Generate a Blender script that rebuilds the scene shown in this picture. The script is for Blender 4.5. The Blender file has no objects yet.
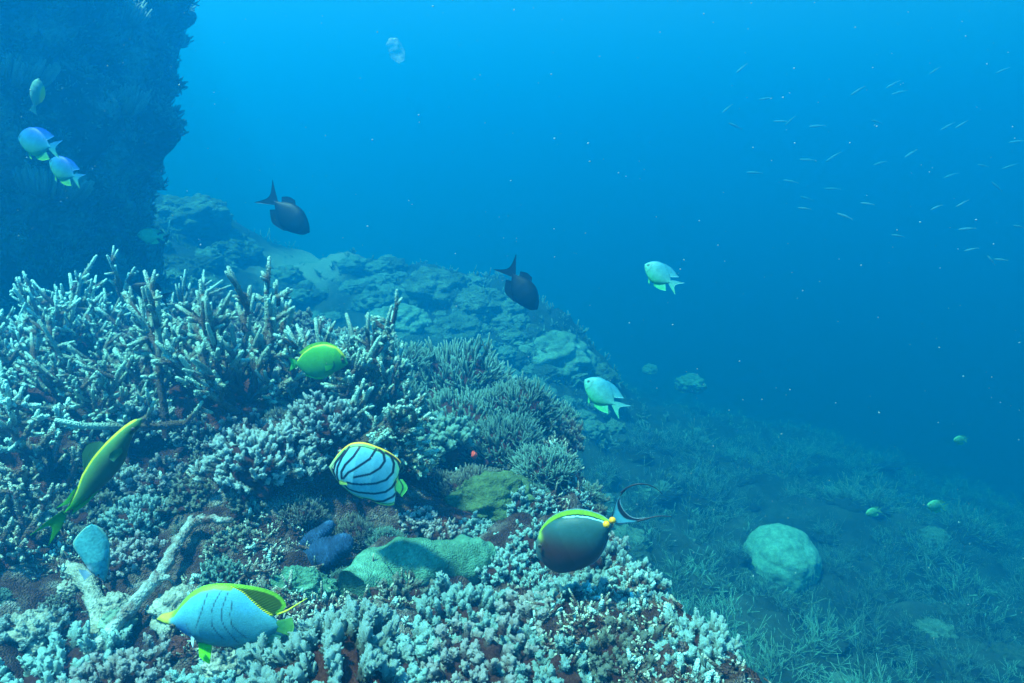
import bpy, math, random
import numpy as np
from mathutils import Matrix, Vector, Euler

R = math.radians
rng = np.random.default_rng(7)
random.seed(7)
sc = bpy.context.scene
COL = sc.collection

# ------------------------------------------------------------------ camera
PITCH = R(12.0)
FPX = 731.0
cam_d = bpy.data.cameras.new("camera")
cam = bpy.data.objects.new("camera", cam_d)
COL.objects.link(cam)
cam_d.sensor_width = 36.0
cam_d.lens = 36.0 * FPX / 1024.0
cam_d.clip_start = 0.02
cam_d.clip_end = 400.0
cam.location = (0, 0, 0)
cam.rotation_euler = (math.pi / 2 - PITCH, 0, 0)
sc.camera = cam

# ------------------------------------------------------------------ sky, sun, exposure
SUN_EL, SUN_AZ = R(66.0), R(-122.0)          # azimuth measured from +Y towards +X
w = bpy.data.worlds.new("World")
sc.world = w
w.use_nodes = True
nt = w.node_tree
bg = nt.nodes["Background"]
sky = nt.nodes.new("ShaderNodeTexSky")
sky.sky_type = 'NISHITA'
sky.sun_disc = False
sky.sun_elevation = SUN_EL
sky.sun_rotation = SUN_AZ
nt.links.new(sky.outputs["Color"], bg.inputs["Color"])
bg.inputs["Strength"].default_value = 0.05
sun_d = bpy.data.lights.new("sun", 'SUN')
sun_d.energy = 5.0
sun_d.angle = R(3.0)
sun_d.color = (1.0, 0.96, 0.9)
sun = bpy.data.objects.new("sun", sun_d)
COL.objects.link(sun)
sdir = Vector((math.sin(SUN_AZ) * math.cos(SUN_EL), math.cos(SUN_AZ) * math.cos(SUN_EL), math.sin(SUN_EL)))
sun.rotation_euler = sdir.to_track_quat('Z', 'Y').to_euler()
sun.location = sdir * 3
vs = sc.view_settings
sc.display_settings.display_device = 'sRGB'
vs.view_transform = 'Standard'
vs.look = 'None'
vs.gamma = 1.0
vs.use_curve_mapping = False
vs.exposure = 2.33
sc.cycles.volume_bounces = 1
sc.cycles.max_bounces = 6
sc.cycles.diffuse_bounces = 3
sc.cycles.glossy_bounces = 2
sc.cycles.use_denoising = True
sc.cycles.caustics_reflective = False

# water: extinction and scattering per metre (red dies first)
EXT = (0.33, 0.172, 0.222)
SCA = (0.0006, 0.0680, 0.172)
HAZE_TOP = 3.2

# ------------------------------------------------------------------ helpers
CF = np.array([0, math.cos(PITCH), -math.sin(PITCH)])
CU = np.array([0, math.sin(PITCH), math.cos(PITCH)])
CR = np.array([1.0, 0, 0])


def ray(px, py):
    return CF + CR * ((px - 512) / FPX) + CU * ((341.5 - py) / FPX)


def at(px, py, d):
    return ray(px, py) * d


def _hash(ix, iy, iz, seed):
    h = (ix.astype(np.int64) * 374761393 + iy.astype(np.int64) * 668265263 + iz.astype(np.int64) * 2147483647 + seed * 974711) & 0xFFFFFFFF
    h = ((h ^ (h >> 13)) * 1274126177) & 0xFFFFFFFF
    h = ((h ^ (h >> 16)) * 2246822519) & 0xFFFFFFFF
    return ((h ^ (h >> 15)) & 0xFFFFFF) / float(0xFFFFFF) * 2 - 1


def vnoise(p, seed=0):
    p = np.asarray(p, float)
    i = np.floor(p).astype(np.int64)
    f = p - i
    f = f * f * f * (f * (f * 6 - 15) + 10)
    out = 0
    for dx in (0, 1):
        wx = f[:, 0] if dx else 1 - f[:, 0]
        for dy in (0, 1):
            wy = f[:, 1] if dy else 1 - f[:, 1]
            for dz in (0, 1):
                wz = f[:, 2] if dz else 1 - f[:, 2]
                out = out + wx * wy * wz * _hash(i[:, 0] + dx, i[:, 1] + dy, i[:, 2] + dz, seed)
    return out


def fbm(p, oct=4, seed=0, gain=0.5):
    a, s, t = 1.0, 1.0, 0
    for k in range(oct):
        t = t + a * vnoise(np.asarray(p) * s + 17.3 * k, seed + k)
        a *= gain
        s *= 2.03
    return t


def worley(p, seed=0):
    """distance to the nearest feature point (cells of size 1)"""
    p = np.asarray(p, float)
    i = np.floor(p).astype(np.int64)
    best = np.full(len(p), 9.0)
    for dx in (-1, 0, 1):
        for dy in (-1, 0, 1):
            for dz in (-1, 0, 1):
                c = i + np.array([dx, dy, dz])
                q = np.stack([c[:, k] + 0.5 + 0.5 * _hash(c[:, 0], c[:, 1], c[:, 2], seed + 11 * k) for k in range(3)], 1)
                best = np.minimum(best, np.sum((p - q) ** 2, 1))
    return np.sqrt(best)


def sstep(x, a=0.0, b=1.0):
    t = np.clip((x - a) / (b - a), 0, 1)
    return t * t * (3 - 2 * t)


def make_mesh(name, v, quads=None, tris=None, attrs=None, smooth=True):
    v = np.asarray(v, np.float32)
    quads = np.zeros((0, 4), np.int32) if quads is None else np.asarray(quads, np.int32).reshape(-1, 4)
    tris = np.zeros((0, 3), np.int32) if tris is None else np.asarray(tris, np.int32).reshape(-1, 3)
    me = bpy.data.meshes.new(name)
    me.vertices.add(len(v))
    me.vertices.foreach_set("co", v.ravel())
    nl = len(quads) * 4 + len(tris) * 3
    me.loops.add(nl)
    me.loops.foreach_set("vertex_index", np.concatenate([quads.ravel(), tris.ravel()]))
    me.polygons.add(len(quads) + len(tris))
    ls = np.concatenate([np.arange(len(quads)) * 4, len(quads) * 4 + np.arange(len(tris)) * 3]).astype(np.int32)
    me.polygons.foreach_set("loop_start", ls)
    me.update(calc_edges=True)
    me.validate()
    if smooth:
        me.polygons.foreach_set("use_smooth", np.ones(len(me.polygons), bool))
    for k, a in (attrs or {}).items():
        a = np.asarray(a, np.float32)
        if a.ndim == 1:
            at_ = me.attributes.new(k, 'FLOAT', 'POINT')
            at_.data.foreach_set("value", a)
        else:
            at_ = me.attributes.new(k, 'FLOAT_COLOR', 'POINT')
            if a.shape[1] == 3:
                a = np.concatenate([a, np.ones((len(a), 1), np.float32)], 1)
            at_.data.foreach_set("color", a.ravel())
    return me


def obj(name, me, mat=None, parent=None, loc=(0, 0, 0), rot=(0, 0, 0), scale=(1, 1, 1)):
    o = bpy.data.objects.new(name, me)
    COL.objects.link(o)
    if mat and me is not None and len(me.materials) == 0:
        me.materials.append(mat)
    o.location, o.rotation_euler, o.scale = loc, rot, scale
    if parent:
        o.parent = parent
    return o


def tag(o, label=None, cat=None, group=None, kind=None):
    if label:
        o["label"] = label
    if cat:
        o["category"] = cat
    if group:
        o["group"] = group
    if kind:
        o["kind"] = kind
    return o


def copy_tree(o, parent=None):
    c = o.copy()
    COL.objects.link(c)
    c.parent = parent
    for ch in list(o.children):
        copy_tree(ch, c)
    return c


class Geo:
    def __init__(s):
        s.v, s.q, s.t, s.a, s.n = [], [], [], [], 0

    def add(s, v, q=None, t=None, a=None):
        s.v.append(v)
        if q is not None and len(q):
            s.q.append(np.asarray(q) + s.n)
        if t is not None and len(t):
            s.t.append(np.asarray(t) + s.n)
        s.a.append(np.zeros(len(v)) if a is None else a)
        s.n += len(v)

    def mesh(s, name):
        return make_mesh(name, np.concatenate(s.v), np.concatenate(s.q) if s.q else None,
                         np.concatenate(s.t) if s.t else None, {"tip": np.concatenate(s.a)})


def norm(a):
    return a / np.maximum(np.linalg.norm(a, axis=-1, keepdims=True), 1e-9)


def batch_tubes(g, P, Rr, sides=6, tiprange=(0.0, 1.0), nubs=0, nub=0.5, rough=0.0, r=rng):
    """P (B,K,3) centre lines, Rr (B,K) radii; round tips; optional little cone nubs on the sides"""
    P, Rr = np.asarray(P, float), np.asarray(Rr, float)
    B, K, _ = P.shape
    T = norm(np.gradient(P, axis=1))
    mean = norm(P[:, -1] - P[:, 0])
    ref = np.where(np.abs(mean[:, 2:3]) < 0.8, np.array([[0, 0, 1.0]]), np.array([[1.0, 0, 0]]))
    N1 = norm(np.cross(T, ref[:, None, :]))
    N2 = np.cross(T, N1)
    ang = np.arange(sides) / sides * 2 * math.pi
    rr = Rr[:, :, None] * (1 + (rough * r.normal(size=(B, K, sides)) if rough else 0))
    V = P[:, :, None, :] + rr[..., None] * (np.cos(ang)[None, None, :, None] * N1[:, :, None, :] + np.sin(ang)[None, None, :, None] * N2[:, :, None, :])
    tips = P[:, -1] + T[:, -1] * Rr[:, -1:] * 0.7
    idx = np.arange(B * K * sides).reshape(B, K, sides)
    a, b = idx[:, :-1, :], idx[:, 1:, :]
    q = np.stack([a, np.roll(a, -1, 2), np.roll(b, -1, 2), b], -1).reshape(-1, 4)
    ti = B * K * sides + np.arange(B)
    last = idx[:, -1, :]
    t = np.stack([last, np.roll(last, -1, 1), np.repeat(ti[:, None], sides, 1)], -1).reshape(-1, 3)
    tv = np.linspace(tiprange[0], tiprange[1], K)[None, :, None] * np.ones((B, 1, sides))
    g.add(np.concatenate([V.reshape(-1, 3), tips]), q, t, np.concatenate([tv.ravel(), np.full(B, tiprange[1])]))
    if nubs:
        M = nubs
        u = r.uniform(0.12, 0.97, (B, M)) * (K - 1)
        i0 = np.minimum(u.astype(int), K - 2)
        f = (u - i0)[..., None]
        bi = np.arange(B)[:, None]
        c = P[bi, i0] * (1 - f) + P[bi, i0 + 1] * f
        rad = (Rr[bi, i0] * (1 - f[..., 0]) + Rr[bi, i0 + 1] * f[..., 0])[..., None]
        th = r.uniform(0, 2 * math.pi, (B, M))[..., None]
        nn = np.cos(th) * N1[bi, i0] + np.sin(th) * N2[bi, i0]
        tt = T[bi, i0]
        bb = np.cross(nn, tt)
        s = rad * nub * r.uniform(0.7, 1.3, (B, M, 1))
        base = c + nn * rad * 0.8
        ap = base + (nn * 0.75 + tt * 0.65) * s * 1.7
        ring = [base + tt * s * .8, base + bb * s * .8, base - tt * s * .8, base - bb * s * .8]
        top = [ap + (tt * .5 - nn * .4) * s * .6, ap + bb * s * .55, ap - (tt * .5 - nn * .4) * s * .6, ap - bb * s * .55]
        vv = np.stack(ring + top + [ap + (nn + tt) * s * .2], 2).reshape(-1, 3)
        o = np.arange(B * M)[:, None] * 9
        qs = np.concatenate([o + np.array([[k, (k + 1) % 4, 4 + (k + 1) % 4, 4 + k]]) for k in range(4)])
        ts = np.concatenate([o + np.array([[4 + k, 4 + (k + 1) % 4, 8]]) for k in range(4)])
        uu = tiprange[0] + (tiprange[1] - tiprange[0]) * (u / (K - 1))
        av = np.repeat(uu.reshape(-1, 1), 9, 1) + np.array([[0, 0, 0, 0, .12, .12, .12, .12, .2]])
        g.add(vv, qs, ts, av.ravel())


def bent_paths(A, D, L, K, up=0.0, wob=0.1, r=rng):
    """B curved lines from A along D of length L"""
    A, D = np.asarray(A, float), norm(np.asarray(D, float))
    B = len(A)
    L = np.broadcast_to(np.asarray(L, float), (B,))
    s = np.linspace(0, 1, K)[None, :, None]
    bend = norm(r.normal(size=(B, 3)))
    P = A[:, None, :] + D[:, None, :] * s * L[:, None, None] + bend[:, None, :] * (s ** 2) * (wob * L)[:, None, None]
    P = P + np.array([0, 0, 1.0]) * (s ** 2) * (up * L)[:, None, None]
    return P


def taper(B, K, r0, r1, r=rng, blunt=True):
    s = np.linspace(0, 1, K)[None, :]
    rr = (r0 + (r1 - r0) * s) * np.ones((B, 1)) * r.uniform(0.85, 1.15, (B, 1))
    if blunt:
        rr[:, -1] *= 0.72
    return rr


# ------------------------------------------------------------------ materials
def _mat(name):
    m = bpy.data.materials.new(name)
    m.use_nodes = True
    n = m.node_tree
    return m, n, n.nodes["Principled BSDF"]


def _noise(n, scale, detail=4, rough=0.6, coord=None):
    t = n.nodes.new("ShaderNodeTexNoise")
    t.inputs["Scale"].default_value = scale
    t.inputs["Detail"].default_value = detail
    t.inputs["Roughness"].default_value = rough
    if coord is not None:
        n.links.new(coord, t.inputs["Vector"])
    return t


def _ramp(n, src, stops):
    r_ = n.nodes.new("ShaderNodeValToRGB")
    e = r_.color_ramp.elements
    while len(e) < len(stops):
        e.new(0.5)
    for k, (p, c) in enumerate(stops):
        e[k].position = p
        e[k].color = (*c, 1)
    n.links.new(src, r_.inputs["Fac"])
    return r_


def _mix(n, fac, a, b, mode='MIX'):
    m = n.nodes.new("ShaderNodeMix")
    m.data_type = 'RGBA'
    m.blend_type = mode
    for s, x in ((m.inputs[0], fac), (m.inputs[6], a), (m.inputs[7], b)):
        if hasattr(x, "is_linked"):
            n.links.new(x, s)
        elif isinstance(x, (int, float)):
            s.default_value = x
        else:
            s.default_value = (*x, 1)
    return m.outputs[2]


def _bump(n, bsdf, h, strength, dist):
    b = n.nodes.new("ShaderNodeBump")
    b.inputs["Strength"].default_value = strength
    b.inputs["Distance"].default_value = dist
    n.links.new(h, b.inputs["Height"])
    n.links.new(b.outputs["Normal"], bsdf.inputs["Normal"])


def coral_mat(name, low, mid, tip, t0=0.45, t1=0.95, scale=1.0, bump=1.0):
    m, n, b = _mat(name)
    tc = n.nodes.new("ShaderNodeTexCoord").outputs["Object"]
    at_ = n.nodes.new("ShaderNodeAttribute")
    at_.attribute_name = "tip"
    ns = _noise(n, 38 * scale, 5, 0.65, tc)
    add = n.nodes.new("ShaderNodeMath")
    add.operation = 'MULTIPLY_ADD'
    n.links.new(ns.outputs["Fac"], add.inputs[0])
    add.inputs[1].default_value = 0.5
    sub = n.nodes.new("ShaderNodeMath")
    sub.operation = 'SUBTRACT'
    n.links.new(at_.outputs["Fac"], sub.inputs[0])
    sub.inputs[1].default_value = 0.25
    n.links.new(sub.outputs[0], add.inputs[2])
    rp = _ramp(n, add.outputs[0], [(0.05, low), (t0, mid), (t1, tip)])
    inf = n.nodes.new("ShaderNodeObjectInfo")
    hs = n.nodes.new("ShaderNodeHueSaturation")
    mr = n.nodes.new("ShaderNodeMapRange")
    n.links.new(inf.outputs["Random"], mr.inputs["Value"])
    mr.inputs["To Min"].default_value = 0.78
    mr.inputs["To Max"].default_value = 1.15
    n.links.new(mr.outputs[0], hs.inputs["Value"])
    # speckle of algae and pale polyps
    vo = n.nodes.new("ShaderNodeTexVoronoi")
    vo.inputs["Scale"].default_value = 330 * scale
    n.links.new(tc, vo.inputs["Vector"])
    sp = _ramp(n, vo.outputs["Distance"], [(0.15, (1.5, 1.5, 1.5)), (0.7, (0.72, 0.68, 0.68))])
    col = _mix(n, 0.75, rp.outputs["Color"], sp.outputs["Color"], 'MULTIPLY')
    n.links.new(col, hs.inputs["Color"])
    n.links.new(hs.outputs["Color"], b.inputs["Base Color"])
    b.inputs["Roughness"].default_value = 0.75
    b.inputs["Specular IOR Level"].default_value = 0.25
    _bump(n, b, vo.outputs["Distance"], bump, -0.004 / scale)
    return m


def rock_mat(name, cols, scale, bump, bd, fine=None):
    m, n, b = _mat(name)
    tc = n.nodes.new("ShaderNodeTexCoord").outputs["Object"]
    ns = _noise(n, scale, 8, 0.68, tc)
    rp = _ramp(n, ns.outputs["Fac"], cols)
    n2 = _noise(n, scale * 7, 5, 0.7, tc)
    sp = _ramp(n, n2.outputs["Fac"], [(0.35, (0.6, 0.58, 0.58)), (0.68, (1.35, 1.35, 1.35))])
    n.links.new(_mix(n, 0.85, rp.outputs["Color"], sp.outputs["Color"], 'MULTIPLY'), b.inputs["Base Color"])
    b.inputs["Roughness"].default_value = 0.9
    b.inputs["Specular IOR Level"].default_value = 0.15
    vo = n.nodes.new("ShaderNodeTexVoronoi")
    vo.inputs["Scale"].default_value = fine or scale * 9
    n.links.new(tc, vo.inputs["Vector"])
    ad = n.nodes.new("ShaderNodeMath")
    ad.operation = 'SUBTRACT'
    n.links.new(n2.outputs["Fac"], ad.inputs[0])
    n.links.new(vo.outputs["Distance"], ad.inputs[1])
    _bump(n, b, ad.outputs[0], bump, bd)
    return m


def fish_mat(name, rough=0.5, scales=620, bump=0.10, trans=0.0):
    m, n, b = _mat(name)
    at_ = n.nodes.new("ShaderNodeAttribute")
    at_.attribute_name = "col"
    tc = n.nodes.new("ShaderNodeTexCoord").outputs["Object"]
    ns = _noise(n, 160, 3, 0.6, tc)
    sp = _ramp(n, ns.outputs["Fac"], [(0.3, (0.84, 0.84, 0.85)), (0.7, (1.05, 1.05, 1.05))])
    c1 = _mix(n, 0.85, at_.outputs["Color"], sp.outputs["Color"], 'MULTIPLY')
    v2 = n.nodes.new("ShaderNodeTexVoronoi")
    v2.inputs["Scale"].default_value = scales
    n.links.new(tc, v2.inputs["Vector"])
    s2 = _ramp(n, v2.outputs["Distance"], [(0.2, (1.08, 1.08, 1.08)), (0.75, (0.62, 0.64, 0.66))])
    n.links.new(_mix(n, 0.25, c1, s2.outputs["Color"], 'MULTIPLY'), b.inputs["Base Color"])
    b.inputs["Roughness"].default_value = rough
    b.inputs["Specular IOR Level"].default_value = 0.2
    vo = n.nodes.new("ShaderNodeTexVoronoi")
    vo.inputs["Scale"].default_value = scales
    n.links.new(tc, vo.inputs["Vector"])
    _bump(n, b, vo.outputs["Distance"], bump, 0.002)
    if trans:
        b.inputs["Transmission Weight"].default_value = 0.0
    return m


def plain_mat(name, col, rough=0.4, spec=0.4):
    m, n, b = _mat(name)
    tc = n.nodes.new("ShaderNodeTexCoord").outputs["Object"]
    ns = _noise(n, 120, 3, 0.6, tc)
    sp = _ramp(n, ns.outputs["Fac"], [(0.3, tuple(c * 0.8 for c in col)), (0.7, tuple(min(1, c * 1.15) for c in col))])
    n.links.new(sp.outputs["Color"], b.inputs["Base Color"])
    b.inputs["Roughness"].default_value = rough
    b.inputs["Specular IOR Level"].default_value = spec
    return m


M = {}
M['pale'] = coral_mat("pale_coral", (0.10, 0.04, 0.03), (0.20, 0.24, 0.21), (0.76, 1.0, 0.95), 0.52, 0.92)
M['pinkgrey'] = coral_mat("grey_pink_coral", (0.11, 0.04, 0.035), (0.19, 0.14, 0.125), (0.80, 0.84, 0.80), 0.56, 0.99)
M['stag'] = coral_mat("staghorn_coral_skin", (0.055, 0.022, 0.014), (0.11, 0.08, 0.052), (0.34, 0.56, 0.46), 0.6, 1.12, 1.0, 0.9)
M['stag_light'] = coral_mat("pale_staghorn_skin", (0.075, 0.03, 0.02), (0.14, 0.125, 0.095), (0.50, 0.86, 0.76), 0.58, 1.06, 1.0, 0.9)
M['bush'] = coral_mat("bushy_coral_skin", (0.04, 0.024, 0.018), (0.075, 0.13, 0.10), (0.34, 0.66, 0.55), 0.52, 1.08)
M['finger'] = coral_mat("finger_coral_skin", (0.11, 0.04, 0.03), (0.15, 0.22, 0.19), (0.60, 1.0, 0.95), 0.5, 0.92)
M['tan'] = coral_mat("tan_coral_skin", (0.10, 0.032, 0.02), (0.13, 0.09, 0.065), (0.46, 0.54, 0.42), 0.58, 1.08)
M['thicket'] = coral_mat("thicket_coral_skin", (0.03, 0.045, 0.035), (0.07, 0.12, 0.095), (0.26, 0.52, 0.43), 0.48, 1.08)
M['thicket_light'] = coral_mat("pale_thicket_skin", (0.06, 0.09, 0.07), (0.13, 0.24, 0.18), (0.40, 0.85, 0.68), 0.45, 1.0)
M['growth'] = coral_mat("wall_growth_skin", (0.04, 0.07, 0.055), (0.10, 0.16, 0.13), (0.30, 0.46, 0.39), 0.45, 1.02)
M['dead'] = rock_mat("dead_coral_crust", [(0.34, (0.12, 0.05, 0.04)), (0.48, (0.24, 0.26, 0.23)), (0.68, (0.50, 0.66, 0.62))], 24, 0.6, 0.006)
M['base'] = rock_mat("coral_base_rock", [(0.3, (0.045, 0.010, 0.007)), (0.5, (0.12, 0.032, 0.022)), (0.72, (0.22, 0.10, 0.075))], 26, 0.8, 0.01)
M['seabed'] = rock_mat("reef_rubble", [(0.34, (0.035, 0.010, 0.008)), (0.47, (0.09, 0.036, 0.028)), (0.56, (0.17, 0.12, 0.10)), (0.66, (0.36, 0.36, 0.32))], 15, 1.0, 0.012, 280)
_n = M['seabed'].node_tree
_b = _n.nodes["Principled BSDF"]
_src = _b.inputs["Base Color"].links[0].from_socket
_at = _n.nodes.new("ShaderNodeAttribute")
_at.attribute_name = "mound"
_tc = _n.nodes.new("ShaderNodeTexCoord").outputs["Object"]
_ns = _noise(_n, 1.6, 9, 0.72, _tc)
_rp = _ramp(_n, _ns.outputs["Fac"], [(0.34, (0.02, 0.035, 0.028)), (0.48, (0.05, 0.075, 0.06)), (0.58, (0.085, 0.12, 0.095)), (0.72, (0.2, 0.25, 0.2))])
_as = _n.nodes.new("ShaderNodeAttribute")
_as.attribute_name = "sand"
_sl = _mix(_n, _as.outputs["Fac"], _rp.outputs["Color"], (0.42, 0.46, 0.38))
_n.links.new(_mix(_n, _at.outputs["Fac"], _sl, _src), _b.inputs["Base Color"])
M['wall'] = rock_mat("wall_growth", [(0.38, (0.006, 0.012, 0.009)), (0.5, (0.05, 0.085, 0.066)), (0.62, (0.36, 0.52, 0.44))], 3.2, 1.0, 0.08, 16)
M['massive'] = rock_mat("massive_coral_skin", [(0.3, (0.04, 0.07, 0.05)), (0.5, (0.09, 0.14, 0.10)), (0.72, (0.2, 0.28, 0.21))], 5.0, 0.8, 0.02, 60)
M['massive_pale'] = rock_mat("pale_massive_coral_skin", [(0.3, (0.08, 0.14, 0.10)), (0.5, (0.17, 0.26, 0.2)), (0.72, (0.32, 0.44, 0.36))], 5.0, 0.7, 0.012, 90)
M['dome'] = rock_mat("smooth_dome_coral_skin", [(0.3, (0.13, 0.26, 0.21)), (0.5, (0.19, 0.35, 0.29)), (0.75, (0.26, 0.45, 0.38))], 5.0, 0.3, 0.006, 120)
M['leather'] = rock_mat("leather_coral_skin", [(0.3, (0.03, 0.085, 0.05)), (0.5, (0.07, 0.19, 0.125)), (0.75, (0.13, 0.32, 0.23))], 10, 0.7, 0.004, 300)
M['green_lump'] = rock_mat("olive_lump_skin", [(0.3, (0.04, 0.07, 0.03)), (0.55, (0.07, 0.12, 0.05)), (0.75, (0.12, 0.2, 0.09))], 12, 0.5, 0.006, 200)
M['blue'] = rock_mat("blue_mantle_skin", [(0.3, (0.006, 0.014, 0.035)), (0.55, (0.014, 0.045, 0.11)), (0.75, (0.05, 0.13, 0.25))], 40, 0.4, 0.004, 300)
M['knob'] = rock_mat("knobbly_soft_coral", [(0.3, (0.17, 0.17, 0.13)), (0.55, (0.32, 0.34, 0.28)), (0.75, (0.5, 0.52, 0.45))], 24, 0.6, 0.005, 220)
M['fish'] = fish_mat("fish_skin")
M['fin'] = fish_mat("fish_fin", 0.45, 200, 0.05)
M['eye'] = plain_mat("fish_eye", (0.012, 0.012, 0.014), 0.12, 0.8)
M['eye_ring'] = plain_mat("fish_iris", (0.09, 0.07, 0.045), 0.3, 0.4)
M['orange'] = plain_mat("orange_spine", (1.0, 0.36, 0.0), 0.35)
M['red'] = plain_mat("red_growth", (0.8, 0.06, 0.03), 0.6)
M['snow'] = plain_mat("drifting_particles", (0.34, 0.4, 0.4), 0.8)
M['silver'] = fish_mat("silver_fish_skin", 0.45, 600, 0.05)

# ------------------------------------------------------------------ seabed
XE = np.array([[0.3, 0.62], [0.7, 0.50], [1.0, 0.41], [1.25, 0.30], [1.6, 0.24], [2.3, 0.22], [2.9, 0.16], [3.3, 0.05], [4.0, -0.2]])


def mound_mask(x, y):
    xe = np.interp(y, XE[:, 0], XE[:, 1])
    yb = np.interp(x, [-3, -1.6, -0.8, -0.2, 0.2, 0.5], [3.4, 3.2, 2.95, 2.75, 2.55, 2.2])
    d1 = sstep((xe - x), -0.28, 0.1)
    d2 = sstep((yb - y), -0.7, 0.15)
    return d1 * d2


def H(x, y):
    x, y = np.asarray(x, float), np.asarray(y, float)
    sh = x.shape
    x, y = x.ravel(), y.ravel()
    p = np.stack([x, y, 0 * x], 1)
    xs = x - 0.3
    floor = -1.80 - np.where(xs > 0, 9.0 * (1 - np.exp(-np.clip(xs, 0, None) * 0.35 / 9.0)), np.maximum(xs, -12) * 0.27)
    floor = floor - 0.05 * np.clip(y - 4, 0, None) - 0.10 * np.clip(y - 7.5, 0, None) + 0.16 * fbm(p * 0.7, 3, 5) + 0.07 * fbm(p * 2.3, 3, 9) + 0.05 * (0.5 - worley(p * 2.7, 19)) + 0.025 * fbm(p * 6, 2, 29)
    # the low reef in the middle distance
    for (cx, cy, sx, sy, h) in ((-0.2, 7.0, 1.1, 1.2, 0.78), (-1.2, 8.2, 1.5, 1.3, 0.5), (0.55, 6.7, 0.5, 0.7, 0.36), (-3.4, 7.3, 1.3, 1.6, 0.85)):
        floor = floor + h * np.exp(-((x - cx) / sx) ** 2 - ((y - cy) / sy) ** 2)
    top = -0.74 + 0.03 * (y - 1) + 0.16 * sstep(-x, 0.0, 1.0) * sstep(y, 1.2, 2.0)
    top = top - 0.09 * sstep(x, -0.5, 0.1) * sstep(y, 1.5, 2.6)
    top = top - 0.10 * np.exp(-((x + 0.72) / 0.16) ** 2 - ((y - 1.12) / 0.18) ** 2)       # the dark hollow
    top = top - 0.06 * np.exp(-((x + 0.42) / 0.10) ** 2 - ((y - 0.98) / 0.07) ** 2)
    top = top + 0.15 * np.exp(-((x + 0.47) / 0.17) ** 2 - ((y - 1.58) / 0.14) ** 2)
    top = top + 0.045 * fbm(p * 3.1, 3, 21)
    m = mound_mask(x, y)
    return (floor * (1 - m) + top * m).reshape(sh)


def hit(px, py, dmax=30):
    r_ = ray(px, py)
    d = np.concatenate([np.arange(0.4, 4, 0.01), np.arange(4, dmax, 0.05)])
    P = d[:, None] * r_[None, :]
    z = H(P[:, 0], P[:, 1])
    k = np.argmax(P[:, 2] < z)
    if P[k, 2] >= z[k]:
        k = len(d) - 1
    return P[k].copy(), d[k]


def fine_disp(x, y):
    p = np.stack([x, y, 0 * x], 1)
    return 0.028 * fbm(p * 9, 4, 31) + 0.026 * (0.6 - worley(p * 15, 3)) + 0.018 * (0.5 - worley(p * 38, 13))


def axis(knots):
    out = []
    for a, b, s in knots:
        out.append(np.arange(a, b, s))
    return np.concatenate(out)


gx = axis([(-36, -6, 1.5), (-6, -2.2, 0.12), (-2.2, -1.1, 0.03), (-1.1, 0.6, 0.0085), (0.6, 2.2, 0.03), (2.2, 6, 0.1), (6, 36.1, 1.0)])
gy = axis([(-8, 0, 1.0), (0, 0.6, 0.05), (0.6, 2.4, 0.0085), (2.4, 4.0, 0.025), (4, 9, 0.06), (9, 40.1, 0.8)])
X, Y = np.meshgrid(gx, gy)
xf, yf = X.ravel(), Y.ravel()
Z = H(xf, yf) + fine_disp(xf, yf)
idx = np.arange(len(xf)).reshape(X.shape)
q = np.stack([idx[:-1, :-1], idx[:-1, 1:], idx[1:, 1:], idx[1:, :-1]], -1).reshape(-1, 4)
_ps = hit(312, 264)[0]
SAND = sstep(1.15 - np.hypot((xf - _ps[0]) / 0.45, (yf - _ps[1]) / 0.8) + 0.35 * fbm(np.stack([xf * 2.5, yf * 2.5, 0 * xf], 1), 3, 88), 0.0, 0.7)
seabed = obj("seabed", make_mesh("seabed", np.stack([xf, yf, Z], 1), q, None, {"mound": sstep(mound_mask(xf, yf), 0.05, 0.5), "sand": SAND}), M['seabed'])
tag(seabed, "dark brown reef bottom sloping down to the right", "seabed", kind="structure")
ZMIN = float(Z.min())

# ------------------------------------------------------------------ water (fills the whole place)
hx0, hx1, hy0, hy1, hz0, hz1 = -38, 38, -10, 42, ZMIN - 1.0, HAZE_TOP
hv = [(x, y, z) for z in (hz0, hz1) for (x, y) in ((hx0, hy0), (hx1, hy0), (hx1, hy1), (hx0, hy1))]
hq = [(0, 3, 2, 1), (4, 5, 6, 7), (0, 1, 5, 4), (1, 2, 6, 5), (2, 3, 7, 6), (3, 0, 4, 7)]
hm = bpy.data.materials.new("water_haze")
hm.use_nodes = True
hn = hm.node_tree
hn.nodes.remove(hn.nodes["Principled BSDF"])
pv = hn.nodes.new("ShaderNodeVolumePrincipled")
dens = max(EXT)
cc = [s / dens for s in SCA]
ab = [max(0.0, 1 - (EXT[k] / dens - cc[k]) / (1 - cc[k])) for k in range(3)]
pv.inputs["Density"].default_value = dens
pv.inputs["Color"].default_value = (*cc, 1)
pv.inputs["Absorption Color"].default_value = (*[a * a for a in ab], 1)
pv.inputs["Anisotropy"].default_value = 0.55
hn.links.new(pv.outputs["Volume"], hn.nodes["Material Output"].inputs["Volume"])
haze = obj("haze", make_mesh("haze", hv, hq, smooth=False), hm)
tag(haze, "clear blue sea water filling the whole reef scene", "water", kind="stuff")

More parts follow.
